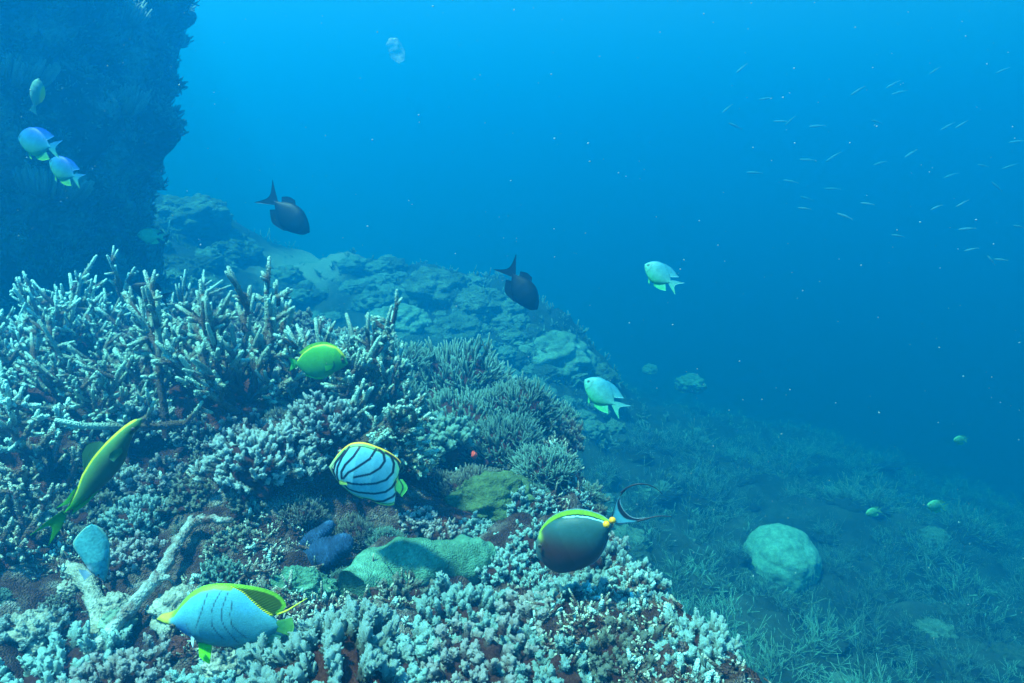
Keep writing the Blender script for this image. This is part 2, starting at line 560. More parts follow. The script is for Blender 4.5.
# ------------------------------------------------------------------ reef wall, upper left
def blob_mesh(name, rx, ry, rz, nu, nv, disp, cut=-0.35, seed=0):
    """a displaced ellipsoid; disp(unit dirs, pts) -> scale factor"""
    u = np.linspace(0, 2 * math.pi, nu, endpoint=False)
    v = np.linspace(math.asin(cut), math.pi / 2 - 0.02, nv)
    U, Vv = np.meshgrid(u, v)
    D = np.stack([np.cos(U) * np.cos(Vv), np.sin(U) * np.cos(Vv), np.sin(Vv)], -1).reshape(-1, 3)
    s = disp(D)
    P = D * np.array([rx, ry, rz]) * s[:, None]
    i = np.arange(nu * nv).reshape(nv, nu)
    a, b = i[:-1], i[1:]
    q_ = np.stack([a, np.roll(a, -1, 1), np.roll(b, -1, 1), b], -1).reshape(-1, 4)
    topi = len(P)
    P = np.concatenate([P, [[P[i[-1]][:, 0].mean(), P[i[-1]][:, 1].mean(), P[i[-1]][:, 2].mean() * 1.002]]])
    t_ = np.stack([i[-1], np.roll(i[-1], -1), np.full(nu, topi)], -1)
    return P, q_, t_


def wall_pts():
    n_u, n_v = 260, 150
    u = np.linspace(0, 2 * math.pi, n_u, endpoint=False)
    v = np.linspace(-1.6, 1.9, n_v)
    U, Vv = np.meshgrid(u, v)
    # plan shape: a blunt tower; profile bulges in the upper half and undercuts below
    prof = np.interp(v, [-1.6, -0.9, -0.4, 0.0, 0.35, 0.75, 1.1, 1.45, 1.7, 1.9], [0.98, 0.98, 1.05, 1.17, 1.28, 1.37, 1.47, 1.46, 1.1, 0.3])
    Rr = np.repeat(prof[:, None], n_u, 1)
    D = np.stack([np.cos(U), np.sin(U), 0 * U], -1)
    P = np.stack([np.cos(U) * Rr * 1.0, np.sin(U) * Rr * 1.25, Vv], -1).reshape(-1, 3)
    d = 0.22 * fbm(P * 1.25, 3, 61) + 0.30 * (0.5 - worley(P * 1.7, 8)) + 0.12 * (0.55 - worley(P * 4.2, 28)) + 0.04 * fbm(P * 6, 3, 71) + 0.05 * (0.55 - worley(P * 8, 18))
    P = P + D.reshape(-1, 3) * d[:, None]
    P[:, 2] += 0.06 * fbm(P * 2.2 + 9, 2, 44)
    i = np.arange(n_u * n_v).reshape(n_v, n_u)
    a, b = i[:-1], i[1:]
    q_ = np.stack([a, np.roll(a, -1, 1), np.roll(b, -1, 1), b], -1).reshape(-1, 4)
    P = np.concatenate([P, [[0, 0, 1.93]]])
    t_ = np.stack([i[-1], np.roll(i[-1], -1), np.full(n_u, len(P) - 1)], -1)
    return P, q_, t_


WALL_C = np.array([-2.60, 3.45, 0.0])
WS = 0.68
P, q_, t_ = wall_pts()
wall = bpy.data.objects.new("reef_wall", None)
COL.objects.link(wall)
wall.location = (WALL_C[0], WALL_C[1], -0.62)
wall.scale = (WS, WS, WS)
tag(wall, "tall dark coral-crusted rock wall looming over the left of the reef", "reef wall")
off = np.array([0, 0, 1.0])
obj("rock_face", make_mesh("rock_face", P + off, q_, t_), M['wall'], wall)
WALLP = P[:-1]


# small growth all over the wall, too fine to count
def scatter_tufts(name, pts, nrm, size, mat, parent=None, per=5, r=rng, sides=4, thick=0.16, spread=0.55):
    g = Geo()
    B = len(pts) * per
    A = np.repeat(pts, per, 0) + r.normal(size=(B, 3)) * np.repeat(size, per)[:, None] * 0.25
    D = norm(np.repeat(nrm, per, 0) + r.normal(size=(B, 3)) * spread)
    L = np.repeat(size, per) * r.uniform(0.6, 1.25, B)
    Pp = bent_paths(A - D * 0.15 * L[:, None], D, L, 4, 0.15, 0.2, r)
    rad = (L * thick)[:, None] * np.array([[1.0, 0.95, 0.85, 0.55]])
    batch_tubes(g, Pp, rad, sides)
    return obj(name, g.mesh(name), mat, parent)


sel = rng.choice(np.where(fbm(WALLP * 2.1, 3, 5) > -0.25)[0], 4200, replace=False)
wn = norm((WALLP[sel]) * np.array([1, 0.7, 0.1]) + np.array([0, 0, 0.35]))
gr = scatter_tufts("coral_growth", WALLP[sel] + off, wn, rng.uniform(0.018, 0.05, 4200), M['growth'], wall, 4, rng, 4, 0.14, 0.7)
tag(gr, kind="stuff")
# extra pale growth on upward-facing shelves, standing in for light on top
_W = WALLP.reshape(150, 260, 3)
_nn = np.cross(np.roll(_W, -1, 1) - np.roll(_W, 1, 1), np.gradient(_W, axis=0)).reshape(-1, 3)
_nn = norm(_nn)
_nn *= np.sign(np.sum(_nn * (WALLP * np.array([1, 1, 0])), 1))[:, None]
_up = np.where((_nn[:, 2] > 0.12) & (WALLP[:, 2] < 1.7))[0]
sel = rng.choice(_up, min(3600, len(_up)), replace=False)
gr = scatter_tufts("lit_shelf_growth", WALLP[sel] + off, norm(_nn[sel] + np.array([0, 0, 0.5])), rng.uniform(0.02, 0.055, len(sel)), M['growth'], wall, 5, rng, 5, 0.16, 0.6)
tag(gr, kind="stuff")
# ledge plates and tufts at its right-hand rim
for (a_, z_, rr_) in ((-0.35, 1.28, 0.30), (-0.15, 0.95, 0.22), (-0.6, 0.5, 0.26), (-0.2, 0.42, 0.22), (-0.9, 0.05, 0.24), (-0.5, -0.1, 0.2), (-1.2, 1.15, 0.3)):
    g = Geo()
    n_ = 150
    th = rng.uniform(0, 2 * math.pi, n_)
    rad = np.sqrt(rng.uniform(0.05, 1, n_)) * rr_
    E = np.stack([np.cos(th) * rad, np.sin(th) * rad, 0.08 + 0.02 * rng.normal(size=n_)], 1)
    A = E * np.array([0.45, 0.45, 0]) + np.array([0, 0, -0.03])
    Pp = np.linspace(0, 1, 5)[None, :, None] * (E - A)[:, None, :] + A[:, None, :]
    Pp[:, :, 2] -= 0.05 * np.sin(np.linspace(0, math.pi, 5))[None, :]
    batch_tubes(g, Pp, taper(n_, 5, 0.013, 0.008), 5)
    c = np.array([math.cos(a_) * 1.38, math.sin(a_) * 1.38 * 1.25, z_ + 1.0])
    obj("coral_plate", g.mesh("coral_plate"), M['growth'], wall, c, (rng.normal() * .15, 0.25, 0))

# ------------------------------------------------------------------ coral builders
def fib(n, zmin=0.0):
    k = np.arange(n) + 0.5
    z = 1 - (1 - zmin) * k / n
    th = k * math.pi * (3 - math.sqrt(5))
    rr = np.sqrt(1 - z * z)
    return np.stack([np.cos(th) * rr, np.sin(th) * rr, z], 1)


def dome_meshes(n, thick, flen, flat=0.8, zmin=0.05, nubs=0, forks=0, lob=0.15, seed=0, up=0.1, K=5, blunt=0.85, lean=0.0, sides=6):
    """unit-radius dome of branchlets (R = 1); thick and flen are relative to the radius"""
    r = np.random.default_rng(seed)
    g = Geo()
    D = fib(n, zmin)
    D = norm(D + r.normal(size=D.shape) * 0.6 / math.sqrt(n) * 1.6)
    lobes = 1 + lob * fbm(D * 2.1 + seed, 3, seed + 3)
    E = D * np.array([1, 1, flat]) * (lobes * (1 + 0.05 * r.normal(size=n)))[:, None]
    d = norm(D * np.array([1, 1, 1.0]) + np.array([lean, 0, 0.35]) + 0.12 * r.normal(size=D.shape))
    L = flen * r.uniform(0.75, 1.2, n)
    A = E - d * L[:, None]
    Pp = bent_paths(A, d, L, K, up, 0.12, r)
    batch_tubes(g, Pp, taper(n, K, thick, thick * blunt, r), sides, (0, 1), nubs, 0.46, 0.10, r)
    if forks:
        bi = np.repeat(np.arange(n), forks)
        f = r.uniform(0.35, 0.75, len(bi))
        S = A[bi] + d[bi] * (L[bi] * f)[:, None]
        dd = norm(d[bi] + r.normal(size=(len(bi), 3)) * 0.75 + np.array([0, 0, .2]))
        batch_tubes(g, bent_paths(S, dd, flen * 0.5 * r.uniform(.7, 1.2, len(bi)), 4, 0.2, 0.1, r),
                    taper(len(bi), 4, thick * 0.8, thick * 0.55, r), max(4, sides - 1), (0.45, 1), nubs // 2, 0.46, 0.09, r)
    crown = g.mesh("crown")

    def dsp(Dv):
        return (0.80 - flen * 0.35) * (1 + lob * fbm(Dv * 2.1 + seed, 3, seed + 3) + 0.10 * fbm(Dv * 7, 3, seed))
    Pb, qb, tb = blob_mesh("base", 1, 1, flat, 48, 24, dsp, -0.6)
    base = make_mesh("base", Pb, qb, tb)
    return crown, base


VAR = {}
TAKEN = []


def variant(kind, k):
    key = (kind, k)
    if key in VAR:
        return VAR[key]
    s = 100 + 13 * k + hash(kind) % 1
    s = 100 + 13 * k + {'finger': 0, 'cauli': 200, 'bush': 400, 'knobby': 600, 'table': 800}[kind]
    if kind == 'finger':      # stout blunt fingers with corallite nubs
        m = dome_meshes(100, 0.060, 0.38, 0.62, 0.10, 26, 2, 0.26, s, 0.10, 8, 0.95, 0, 8)
    elif kind == 'cauli':     # tight clumps of little blunt tips
        m = dome_meshes(150, 0.050, 0.30, 0.85, -0.15, 12, 2, 0.26, s, 0.05, 6, 1.0)
    elif kind == 'bush':      # fine twiggy bush
        m = dome_meshes(220, 0.024, 0.42, 0.75, 0.0, 6, 3, 0.22, s, 0.18, 5, 0.75, 0, 5)
    elif kind == 'knobby':    # irregular, lobed clusters
        m = dome_meshes(95, 0.066, 0.36, 0.75, 0.0, 24, 3, 0.48, s, 0.05, 7, 0.95, 0, 7)
    else:                     # flat-topped table
        m = dome_meshes(230, 0.026, 0.30, 0.34, 0.12, 6, 2, 0.16, s, 0.30, 5, 0.75, 0, 5)
    VAR[key] = m
    return m


def coral(name, kind, k, px, py, r_px, label, cat="coral", mat='finger', dz=0.0, tilt=(0, 0), group=None, sz=1.0, d=None, rot=None):
    """colony whose visible centre sits near pixel (px, py)"""
    p, dist = hit(px, py + r_px * 0.35)
    if d is not None:
        p, dist = at(px, py + r_px * 0.35, d), d
    rad = r_px / FPX * dist
    TAKEN.append((p[0], p[1], rad))
    cr, ba = variant(kind, k)
    root = bpy.data.objects.new(name, None)
    COL.objects.link(root)
    root.location = (p[0], p[1], p[2] - 0.12 * rad + dz)
    root.rotation_euler = (R(tilt[0]) + rng.normal() * 0.06, R(tilt[1]) + rng.normal() * 0.06, rng.uniform(0, 6.28) if rot is None else rot)
    root.scale = (rad, rad, rad * sz)
    tag(root, label, cat, group)
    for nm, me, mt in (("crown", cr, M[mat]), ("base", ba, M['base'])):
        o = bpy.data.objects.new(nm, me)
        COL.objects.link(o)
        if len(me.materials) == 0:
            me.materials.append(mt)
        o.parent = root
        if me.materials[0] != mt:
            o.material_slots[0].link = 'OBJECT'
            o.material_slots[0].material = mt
    return root


def staghorn(name, base, mean, spread, n, length, rad, label, mat='stag', sides_n=(4, 7), seed=0, nubs=26, up=0.05, sidelen=0.42, group=None, wob=0.16, stump=True, cone=1.0, zmin=-0.15):
    r = np.random.default_rng(seed)
    root = bpy.data.objects.new(name, None)
    COL.objects.link(root)
    root.location = base
    tag(root, label, "coral", group)
    mean = norm(np.array(mean, float))
    for b in range(n):
        g = Geo()
        d = norm(mean + r.normal(size=3) * spread)
        d[2] = max(d[2], zmin)
        L = length * r.uniform(0.65, 1.15)
        A = np.array([[0, 0, 0]]) + r.normal(size=(1, 3)) * np.array([cone, cone, 0.25]) * length * 0.18
        K = 9
        Pp = bent_paths(A, d[None], [L], K, up, wob, r)
        Pp[0] += np.cumsum(r.normal(size=(K, 3)) * L * 0.012, 0)
        rr = taper(1, K, rad * 1.25, rad * 0.78, r)
        batch_tubes(g, Pp, rr, 8, (0.0, 1.0), nubs * 2, 0.42, 0.08, r)
        ns = r.integers(sides_n[0], sides_n[1] + 1)
        f = np.sort(r.uniform(0.3, 0.93, ns))
        u = f * (K - 1)
        i0 = u.astype(int)
        S = Pp[0, i0] + (Pp[0, np.minimum(i0 + 1, K - 1)] - Pp[0, i0]) * (u - i0)[:, None]
        dd = norm(d[None] * 0.75 + r.normal(size=(ns, 3)) * 0.62 + np.array([0, 0, 0.12]))
        SL = L * sidelen * r.uniform(0.5, 1.1, ns) * (1.15 - 0.5 * f)
        SP = bent_paths(S, dd, SL, 6, 0.12, 0.18, r)
        batch_tubes(g, SP, taper(ns, 6, rad * 0.95, rad * 0.66, r), 7, (0.18, 1.0), max(6, nubs), 0.42, 0.08, r)
        # short twiglets at the ends
        m2 = ns * 2
        bi = np.repeat(np.arange(ns), 2)
        fi = r.integers(2, 5, m2)
        S2 = SP[bi, fi]
        d2 = norm(dd[bi] * 0.7 + r.normal(size=(m2, 3)) * 0.6)
        batch_tubes(g, bent_paths(S2, d2, SL[bi] * r.uniform(0.22, 0.5, m2), 4, 0.1, 0.1, r), taper(m2, 4, rad * 0.75, rad * 0.55, r), 6, (0.42, 1.0), max(2, nubs // 5), 0.34, 0.05, r)
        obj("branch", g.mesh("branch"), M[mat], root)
    if stump:
        def dsp(Dv):
            return 1 + 0.3 * fbm(Dv * 2.5 + seed, 3, seed)
        Pb, qb, tb = blob_mesh("base", length * 0.36, length * 0.36, length * 0.3, 40, 20, dsp, -0.7)
        obj("base", make_mesh("base", Pb, qb, tb), M['base'], root)
    TAKEN.append((base[0], base[1], length * 0.3))
    return root


def ground(px, py):
    return hit(px, py)[0]


# --- staghorn stands along the back of the mound (left and middle)
LS = "staghorn"
STAG = [
    # px,  py, lift, mean dir,           spread, n, length, rad, mat, label
    (25, 400, 0.00, (-0.25, -0.15, 0.8), 0.65, 28, 0.26, 0.0066, 'stag_light', "pale tangled staghorn coral thicket at the far left below the rock wall"),
    (80, 365, 0.00, (-0.05, 0.0, 0.95), 0.55, 26, 0.29, 0.0066, 'stag_light', "tall staghorn coral rising to a high pointed spray left of the finger-shaped ones"),
    (120, 420, 0.00, (0.25, -0.2, 0.7), 0.65, 22, 0.22, 0.0060, 'stag', "low brown-shaded staghorn coral spreading behind the long green fish"),
    (15, 465, 0.00, (-0.25, -0.35, 0.5), 0.6, 18, 0.22, 0.0070, 'stag_light', "pale staghorn coral with long bars pointing sideways above the dark hollow"),
    (232, 420, 0.00, (0.12, -0.05, 1.0), 0.40, 26, 0.31, 0.0080, 'stag', "thick-fingered dark staghorn coral standing upright on a stout stem"),
    (175, 400, 0.00, (-0.15, -0.1, 0.9), 0.46, 18, 0.25, 0.0074, 'stag', "thick-fingered staghorn coral leaning left of the stout-stemmed one"),
    (338, 425, 0.00, (0.22, -0.05, 0.9), 0.42, 24, 0.265, 0.0072, 'stag', "staghorn coral fanning its bars to the right behind the bright green fish"),
    (40, 505, 0.00, (0.2, -0.3, 0.35), 0.7, 14, 0.15, 0.0055, 'tan', "broken brown staghorn coral lying in the dark hollow under the long green fish's tail"),
    (15, 560, 0.00, (-0.1, -0.2, 0.35), 0.7, 12, 0.13, 0.0055, 'tan', "low brown staghorn coral on the left edge beside the dark hollow"),
    (352, 452, 0.00, (0.65, -0.3, 0.35), 0.30, 12, 0.22, 0.0065, 'stag', "low staghorn coral with straight bars pointing right under the fanning one"),
]
for k, (px, py, lift, mean, spr, n_, L_, rd, mt, lab) in enumerate(STAG):
    b_ = ground(px, py)
    staghorn("staghorn_coral", (b_[0], b_[1], b_[2] + lift), mean, spr, n_, L_, rd, lab, mt, seed=(545 if k == 2 else 500 + k))
# the stout stem seen under the upright colony
p0 = ground(228, 425)

# --- clumps and bushes on the mound: (name, kind, variant, px, py, r_px, mat, label, extra)
CORALS = [
    # pale cauliflower clumps in the middle left
    ("cauliflower_coral", 'cauli', 0, 148, 416, 40, 'pale', "pale cauliflower coral clump at the snout of the long green fish", {'dz': 0.03}),
    ("cauliflower_coral", 'cauli', 1, 205, 434, 27, 'pale', "small round pale coral head standing alone like a pompom", {'dz': 0.03}),
    ("cauliflower_coral", 'cauli', 2, 283, 396, 50, 'pale', "pale cauliflower coral just below the bright green fish's tail", {'dz': 0.03}),
    ("cauliflower_coral", 'cauli', 3, 325, 425, 38, 'pale', "pale cauliflower coral between the green fish and the striped butterflyfish", {'dz': 0.03}),
    ("cauliflower_coral", 'cauli', 0, 262, 458, 50, 'pale', "broad pale cauliflower coral with clustered lobes left of the striped butterflyfish", {'dz': 0.03}),
    ("cauliflower_coral", 'knobby', 0, 312, 468, 26, 'pale', "smaller pale knobbly coral tucked against the striped butterflyfish's face", {'dz': 0.03}),
    # twiggy bushes behind, centre
    ("bushy_coral", 'bush', 0, 395, 365, 41, 'bush', "dull grey-green bushy coral at the back right of the staghorn stands", {'dz': 0.045}),
    ("bushy_coral", 'bush', 1, 455, 375, 56, 'bush', "large twiggy grey-green coral bush on the crest of the mound", {'dz': 0.045}),
    ("table_coral", 'table', 0, 462, 408, 56, 'bush', "flat-topped paler table coral below the crest bush", {'dz': 0.045}),
    ("bushy_coral", 'bush', 2, 515, 410, 44, 'bush', "rounded twiggy coral bush overhanging the drop at the right end of the crest", {'dz': 0.045}),
    ("bushy_coral", 'bush', 0, 500, 445, 46, 'bush', "grey-green twiggy coral below the overhanging bush", {'dz': 0.045}),
    ("bushy_coral", 'bush', 1, 385, 400, 41, 'bush', "grey-green bushy coral right of the low straight-barred staghorn", {'dz': 0.045}),
    ("finger_coral", 'finger', 0, 428, 440, 46, 'bush', "finger coral with pale-tipped spikes up and right of the striped butterflyfish", {'dz': 0.045}),
    ("bushy_coral", 'bush', 2, 545, 475, 34, 'bush', "small twiggy coral at the edge of the drop above the unicornfish", {'dz': 0.045}),
    ("bushy_coral", 'bush', 0, 470, 478, 30, 'tan', "brownish twiggy coral beside the olive lump", {}),
    ("finger_coral", 'finger', 1, 420, 512, 24, 'pinkgrey', "round pale-tipped finger coral below the striped butterflyfish's tail", {}),
    ("bushy_coral", 'bush', 1, 440, 480, 22, 'tan', "little brown bushy coral right of the striped butterflyfish", {}),
    ("bushy_coral", 'bush', 2, 405, 470, 32, 'bush', "shaded bushy coral behind the striped butterflyfish", {'dz': 0.045}),
    ("finger_coral", 'knobby', 1, 522, 498, 24, 'finger', "pale knobbly coral between the olive lump and the unicornfish", {}),
    ("finger_coral", 'knobby', 2, 525, 535, 26, 'finger', "bright knobbly coral touching the unicornfish's face", {}),
    ("finger_coral", 'knobby', 0, 478, 525, 24, 'finger', "bright crusty coral on the upper side of the green soft coral", {}),
    ("finger_coral", 'knobby', 3, 505, 560, 28, 'finger', "pale knobbly coral at the right end of the green soft coral", {}),
    # left middle, behind the pale fish and the dead branch
    ("knobbly_coral", 'knobby', 0, 118, 470, 26, 'pale', "pale knobbly coral right below the long green fish's head", {}),
    ("knobbly_coral", 'knobby', 1, 165, 470, 28, 'pinkgrey', "knobbly coral between the pompom coral and the dead branch", {}),
    ("knobbly_coral", 'finger', 2, 140, 505, 34, 'finger', "teal-tinged finger coral behind the dead branch", {}),
    ("knobbly_coral", 'knobby', 2, 195, 490, 26, 'tan', "brownish knobbly coral above the top of the dead branch", {}),
    ("knobbly_coral", 'knobby', 3, 128, 550, 30, 'pinkgrey', "knobbly coral between the pale fish and the dead branch", {}),
    ("knobbly_coral", 'bush', 0, 300, 505, 26, 'tan', "brown twiggy coral in the shade under the striped butterflyfish", {}),
    ("knobbly_coral", 'bush', 1, 355, 525, 24, 'tan', "small brown bushy coral between the striped butterflyfish and the blue lump", {}),
    ("knobbly_coral", 'knobby', 1, 250, 495, 22, 'tan', "small tan knobbly coral below the broad cauliflower coral", {}),
    ("knobbly_coral", 'knobby', 3, 235, 535, 24, 'tan', "tan knobbly coral left of the blue lump at the end of the dead branch", {}),
    ("knobbly_coral", 'bush', 2, 385, 535, 20, 'bush', "tiny bushy coral on the upper edge of the green soft coral", {}),
    # bottom foreground
    ("finger_coral", 'finger', 0, 322, 648, 84, 'finger', "wide carpet of stubby finger coral beside the yellow-finned butterflyfish", {'d': 0.79, 'sz': 1.2}),
    ("finger_coral", 'finger', 1, 392, 655, 76, 'finger', "finger coral carpet at the bottom middle of the reef", {}),
    ("finger_coral", 'finger', 2, 455, 605, 56, 'finger', "pale-tipped finger coral in front of the right half of the green soft coral", {}),
    ("finger_coral", 'knobby', 1, 395, 592, 36, 'tan', "brownish shaded coral right below the green soft coral", {}),
    ("finger_coral", 'knobby', 2, 470, 660, 56, 'pinkgrey', "knobbly coral with a dark gap at its left, bottom centre", {}),
    ("finger_coral", 'knobby', 3, 540, 610, 52, 'pinkgrey', "knobbly coral mound right under the unicornfish", {}),
    ("finger_coral", 'knobby', 0, 612, 600, 38, 'finger', "pale knobbly coral on the edge right of the unicornfish", {}),
    ("finger_coral", 'knobby', 1, 555, 665, 54, 'finger', "coral mound on the bottom edge with pale knobs, left of the last mound", {}),
    ("finger_coral", 'knobby', 2, 622, 650, 44, 'tan', "tan knobbly coral in the shade between two bright mounds", {}),
    ("finger_coral", 'knobby', 2, 578, 590, 40, 'finger', "crusty pale coral just below the unicornfish's belly", {'rot': 1.0}),
    ("finger_coral", 'knobby', 3, 630, 585, 30, 'finger', "topmost pale knobbly coral at the right edge under the unicornfish's tail", {'dz': 0.02}),
    ("finger_coral", 'finger', 3, 693, 642, 52, 'finger', "bright blue-white tipped finger coral, last mound before the open slope", {'sz': 1.25}),
    ("finger_coral", 'finger', 2, 60, 665, 72, 'finger', "bluish finger coral in the bottom left corner", {}),
    ("finger_coral", 'knobby', 3, 125, 668, 50, 'pinkgrey', "knobbly coral at the foot of the dead branch", {}),
    ("finger_coral", 'finger', 1, 205, 690, 52, 'finger', "finger coral peeping over the bottom edge below the yellow-finned butterflyfish", {}),
    ("finger_coral", 'knobby', 0, 20, 620, 36, 'pale', "pale crusty coral under the dark hollow at the left edge", {}),
]
for (nm, kd, k, px, py, rp, mt, lab, ex) in CORALS:
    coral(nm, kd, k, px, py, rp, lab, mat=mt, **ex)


# --- lumps, soft corals, dead branch
def lump(name, rx, ry, rz, disp, mat, loc, rot, label, cat, nu=90, nv=50, cut=-0.55, group=None, kind=None):
    Pb, qb, tb = blob_mesh(name, rx, ry, rz, nu, nv, disp, cut)
    o = obj(name, make_mesh(name, Pb, qb, tb), M[mat], None, loc, rot)
    tag(o, label, cat, group, kind)
    return o


# green leather coral: a long smooth ridge of folds
g = Geo()
pa, da = hit(335, 590)
pts_px = [(352, 592, 0.9), (378, 575, 1.15), (405, 565, 1.25), (432, 566, 1.2), (458, 563, 1.15), (480, 556, 0.9), (492, 552, 0.5)]
Pc = []
for (a_, b_, s_) in pts_px:
    Pc.append(hit(a_, b_ + 6)[0])
Pc = np.array(Pc)
tt = np.linspace(0, len(Pc) - 1, 90)
C_ = np.stack([np.interp(tt, np.arange(len(Pc)), Pc[:, k]) for k in range(3)], 1)
ww = np.interp(tt, np.arange(len(Pc)), [s for _, _, s in pts_px])
phi = np.linspace(0, 2 * math.pi, 48, endpoint=False)
dirc = norm(np.gradient(C_, axis=0) * np.array([1, 1, 0]))
sidev = np.stack([-dirc[:, 1], dirc[:, 0], 0 * tt], 1)
VV = []
for i in range(90):
    rw = 0.036 * ww[i] * (1 + 0.05 * math.sin(i * 0.21) + 0.03 * math.sin(i * 0.5 + 1))
    ring = C_[i] + sidev[i] * (np.cos(phi)[:, None] * rw * 1.15) + np.array([0, 0, 1]) * (np.sin(phi)[:, None] * rw * 1.25 + 0.012)
    VV.append(ring)
VV = np.array(VV).reshape(-1, 3)
VV = VV + (0.009 * fbm(VV * 16, 2, 3) + 0.002 * fbm(VV * 50, 2, 5))[:, None] * norm(VV - np.repeat(C_, 48, 0))
idx = np.arange(90 * 48).reshape(90, 48)
a, b = idx[:-1], idx[1:]
q_ = np.stack([a, np.roll(a, -1, 1), np.roll(b, -1, 1), b], -1).reshape(-1, 4)
VV = np.concatenate([VV, C_[:1], C_[-1:]])
t_ = np.concatenate([np.stack([idx[0], np.roll(idx[0], -1), np.full(48, 4320)], -1), np.stack([idx[-1], np.roll(idx[-1], -1), np.full(48, 4321)], -1)])
o = obj("soft_coral", make_mesh("soft_coral", VV, q_, t_), M['leather'])
tag(o, "long smooth green soft coral ridge lying across the middle of the reef", "soft coral")


def folded(seed, amp=0.12, f=3.0, f2=9):
    return lambda D: 1 + amp * fbm(D * f + seed, 3, seed) + 0.25 * amp * fbm(D * f2, 2, seed + 5)


p, d_ = hit(300, 592)
lump("soft_coral", 0.062, 0.042, 0.042, folded(3, 0.2), 'leather', p, (0, 0.1, 0.2), "dull teal soft coral mound behind the tip of the yellow butterflyfish's fin", "soft coral")
p, d_ = hit(494, 505)
lump("lump_coral", 0.105, 0.08, 0.075, folded(6, 0.15), 'green_lump', p, (0, 0, 0.3), "smooth olive-green lump half hidden behind pale corals below the crest", "coral")
p, d_ = hit(455, 520)
lump("lump_coral", 0.05, 0.05, 0.02, folded(8, 0.15), 'base', p, (0, 0, 0.3), "small dark brown rock lump left of the olive lump", "rock")


# the blue ridged lump with two lobes
def blue_lobe(L, Wd, Ht):
    n_u, n_v = 90, 40
    u = np.linspace(-1, 1, n_u)
    ph = np.linspace(0, 2 * math.pi, n_v, endpoint=False)
    U, PH = np.meshgrid(u, ph, indexing='ij')
    prof = np.sqrt(np.clip(1 - U ** 2, 0.0005, 1)) * (0.75 + 0.35 * (U + 1) / 2)
    rid = 1 + 0.10 * np.sin(U * 70 + 3.0 * np.cos(PH) + 1.5 * np.sin(U * 9)) * (0.4 + 0.6 * np.abs(np.cos(PH))) + 0.10 * np.sin(U * 7 + PH * 2)
    V_ = np.stack([U * L, np.cos(PH) * prof * Wd * rid, np.sin(PH) * prof * Ht * rid + 0.12 * L * U ** 2], -1).reshape(-1, 3)
    i = np.arange(n_u * n_v).reshape(n_u, n_v)
    a, b = i[:-1], i[1:]
    return V_, np.stack([a, np.roll(a, -1, 1), np.roll(b, -1, 1), b], -1).reshape(-1, 4)


root = bpy.data.objects.new("blue_sponge", None)
COL.objects.link(root)
pB, dB = hit(322, 572)
root.location = pB
tag(root, "deep blue ridged lump with two lobes beside the green soft coral", "sponge")
V_, q_ = blue_lobe(0.072, 0.032, 0.027)
obj("lobe", make_mesh("lobe", V_, q_), M['blue'], root, (0.0, 0, 0.035), (R(25), R(-22), R(4)))
V_, q_ = blue_lobe(0.055, 0.018, 0.016)
obj("lobe", make_mesh("lobe", V_, q_), M['blue'], root, (-0.028, 0.05, 0.045), (R(20), R(-33), R(8)))

# dead pale branch lying diagonally at the lower left
path = [(92, 648, 0.02), (118, 622, 0.035), (150, 592, 0.05), (172, 566, 0.06), (185, 545, 0.07), (196, 530, 0.075), (212, 527, 0.075), (236, 523, 0.06)]
Pp = np.array([hit(a_, b_ + 14)[0] + np.array([0, -0.01, z_ * 0.7]) for a_, b_, z_ in path])
s = np.linspace(0, len(path) - 1, 40)
Pd = np.stack([np.interp(s, np.arange(len(path)), Pp[:, k]) for k in range(3)], 1)
Pd = Pd + 0.0018 * rng.normal(size=Pd.shape)
g = Geo()
rad = np.interp(s, [0, 3, 5, 7], [0.0125, 0.0105, 0.0095, 0.006]) * (1 + 0.06 * rng.normal(size=40))
batch_tubes(g, Pd[None], rad[None], 12, (0.3, 0.9), 60, 0.3, 0.10)
q1 = hit(196, 545)[0] + np.array([0, 0, 0.05])
side = bent_paths(np.array([Pd[30], Pd[22], Pd[14]]), np.array([[0.7, 0.3, 0.0], [-0.6, 0.3, 0.1], [0.7, -0.1, 0.1]]), [0.03, 0.02, 0.03], 6, 0.05, 0.2)
batch_tubes(g, side, taper(3, 6, 0.007, 0.004), 9, (0.4, 1), 14, 0.3, 0.08)
o = obj("dead_branch", g.mesh("dead_branch"), M['dead'])
tag(o, "thick pale dead coral branch lying slantwise behind the yellow-finned butterflyfish", "dead coral")

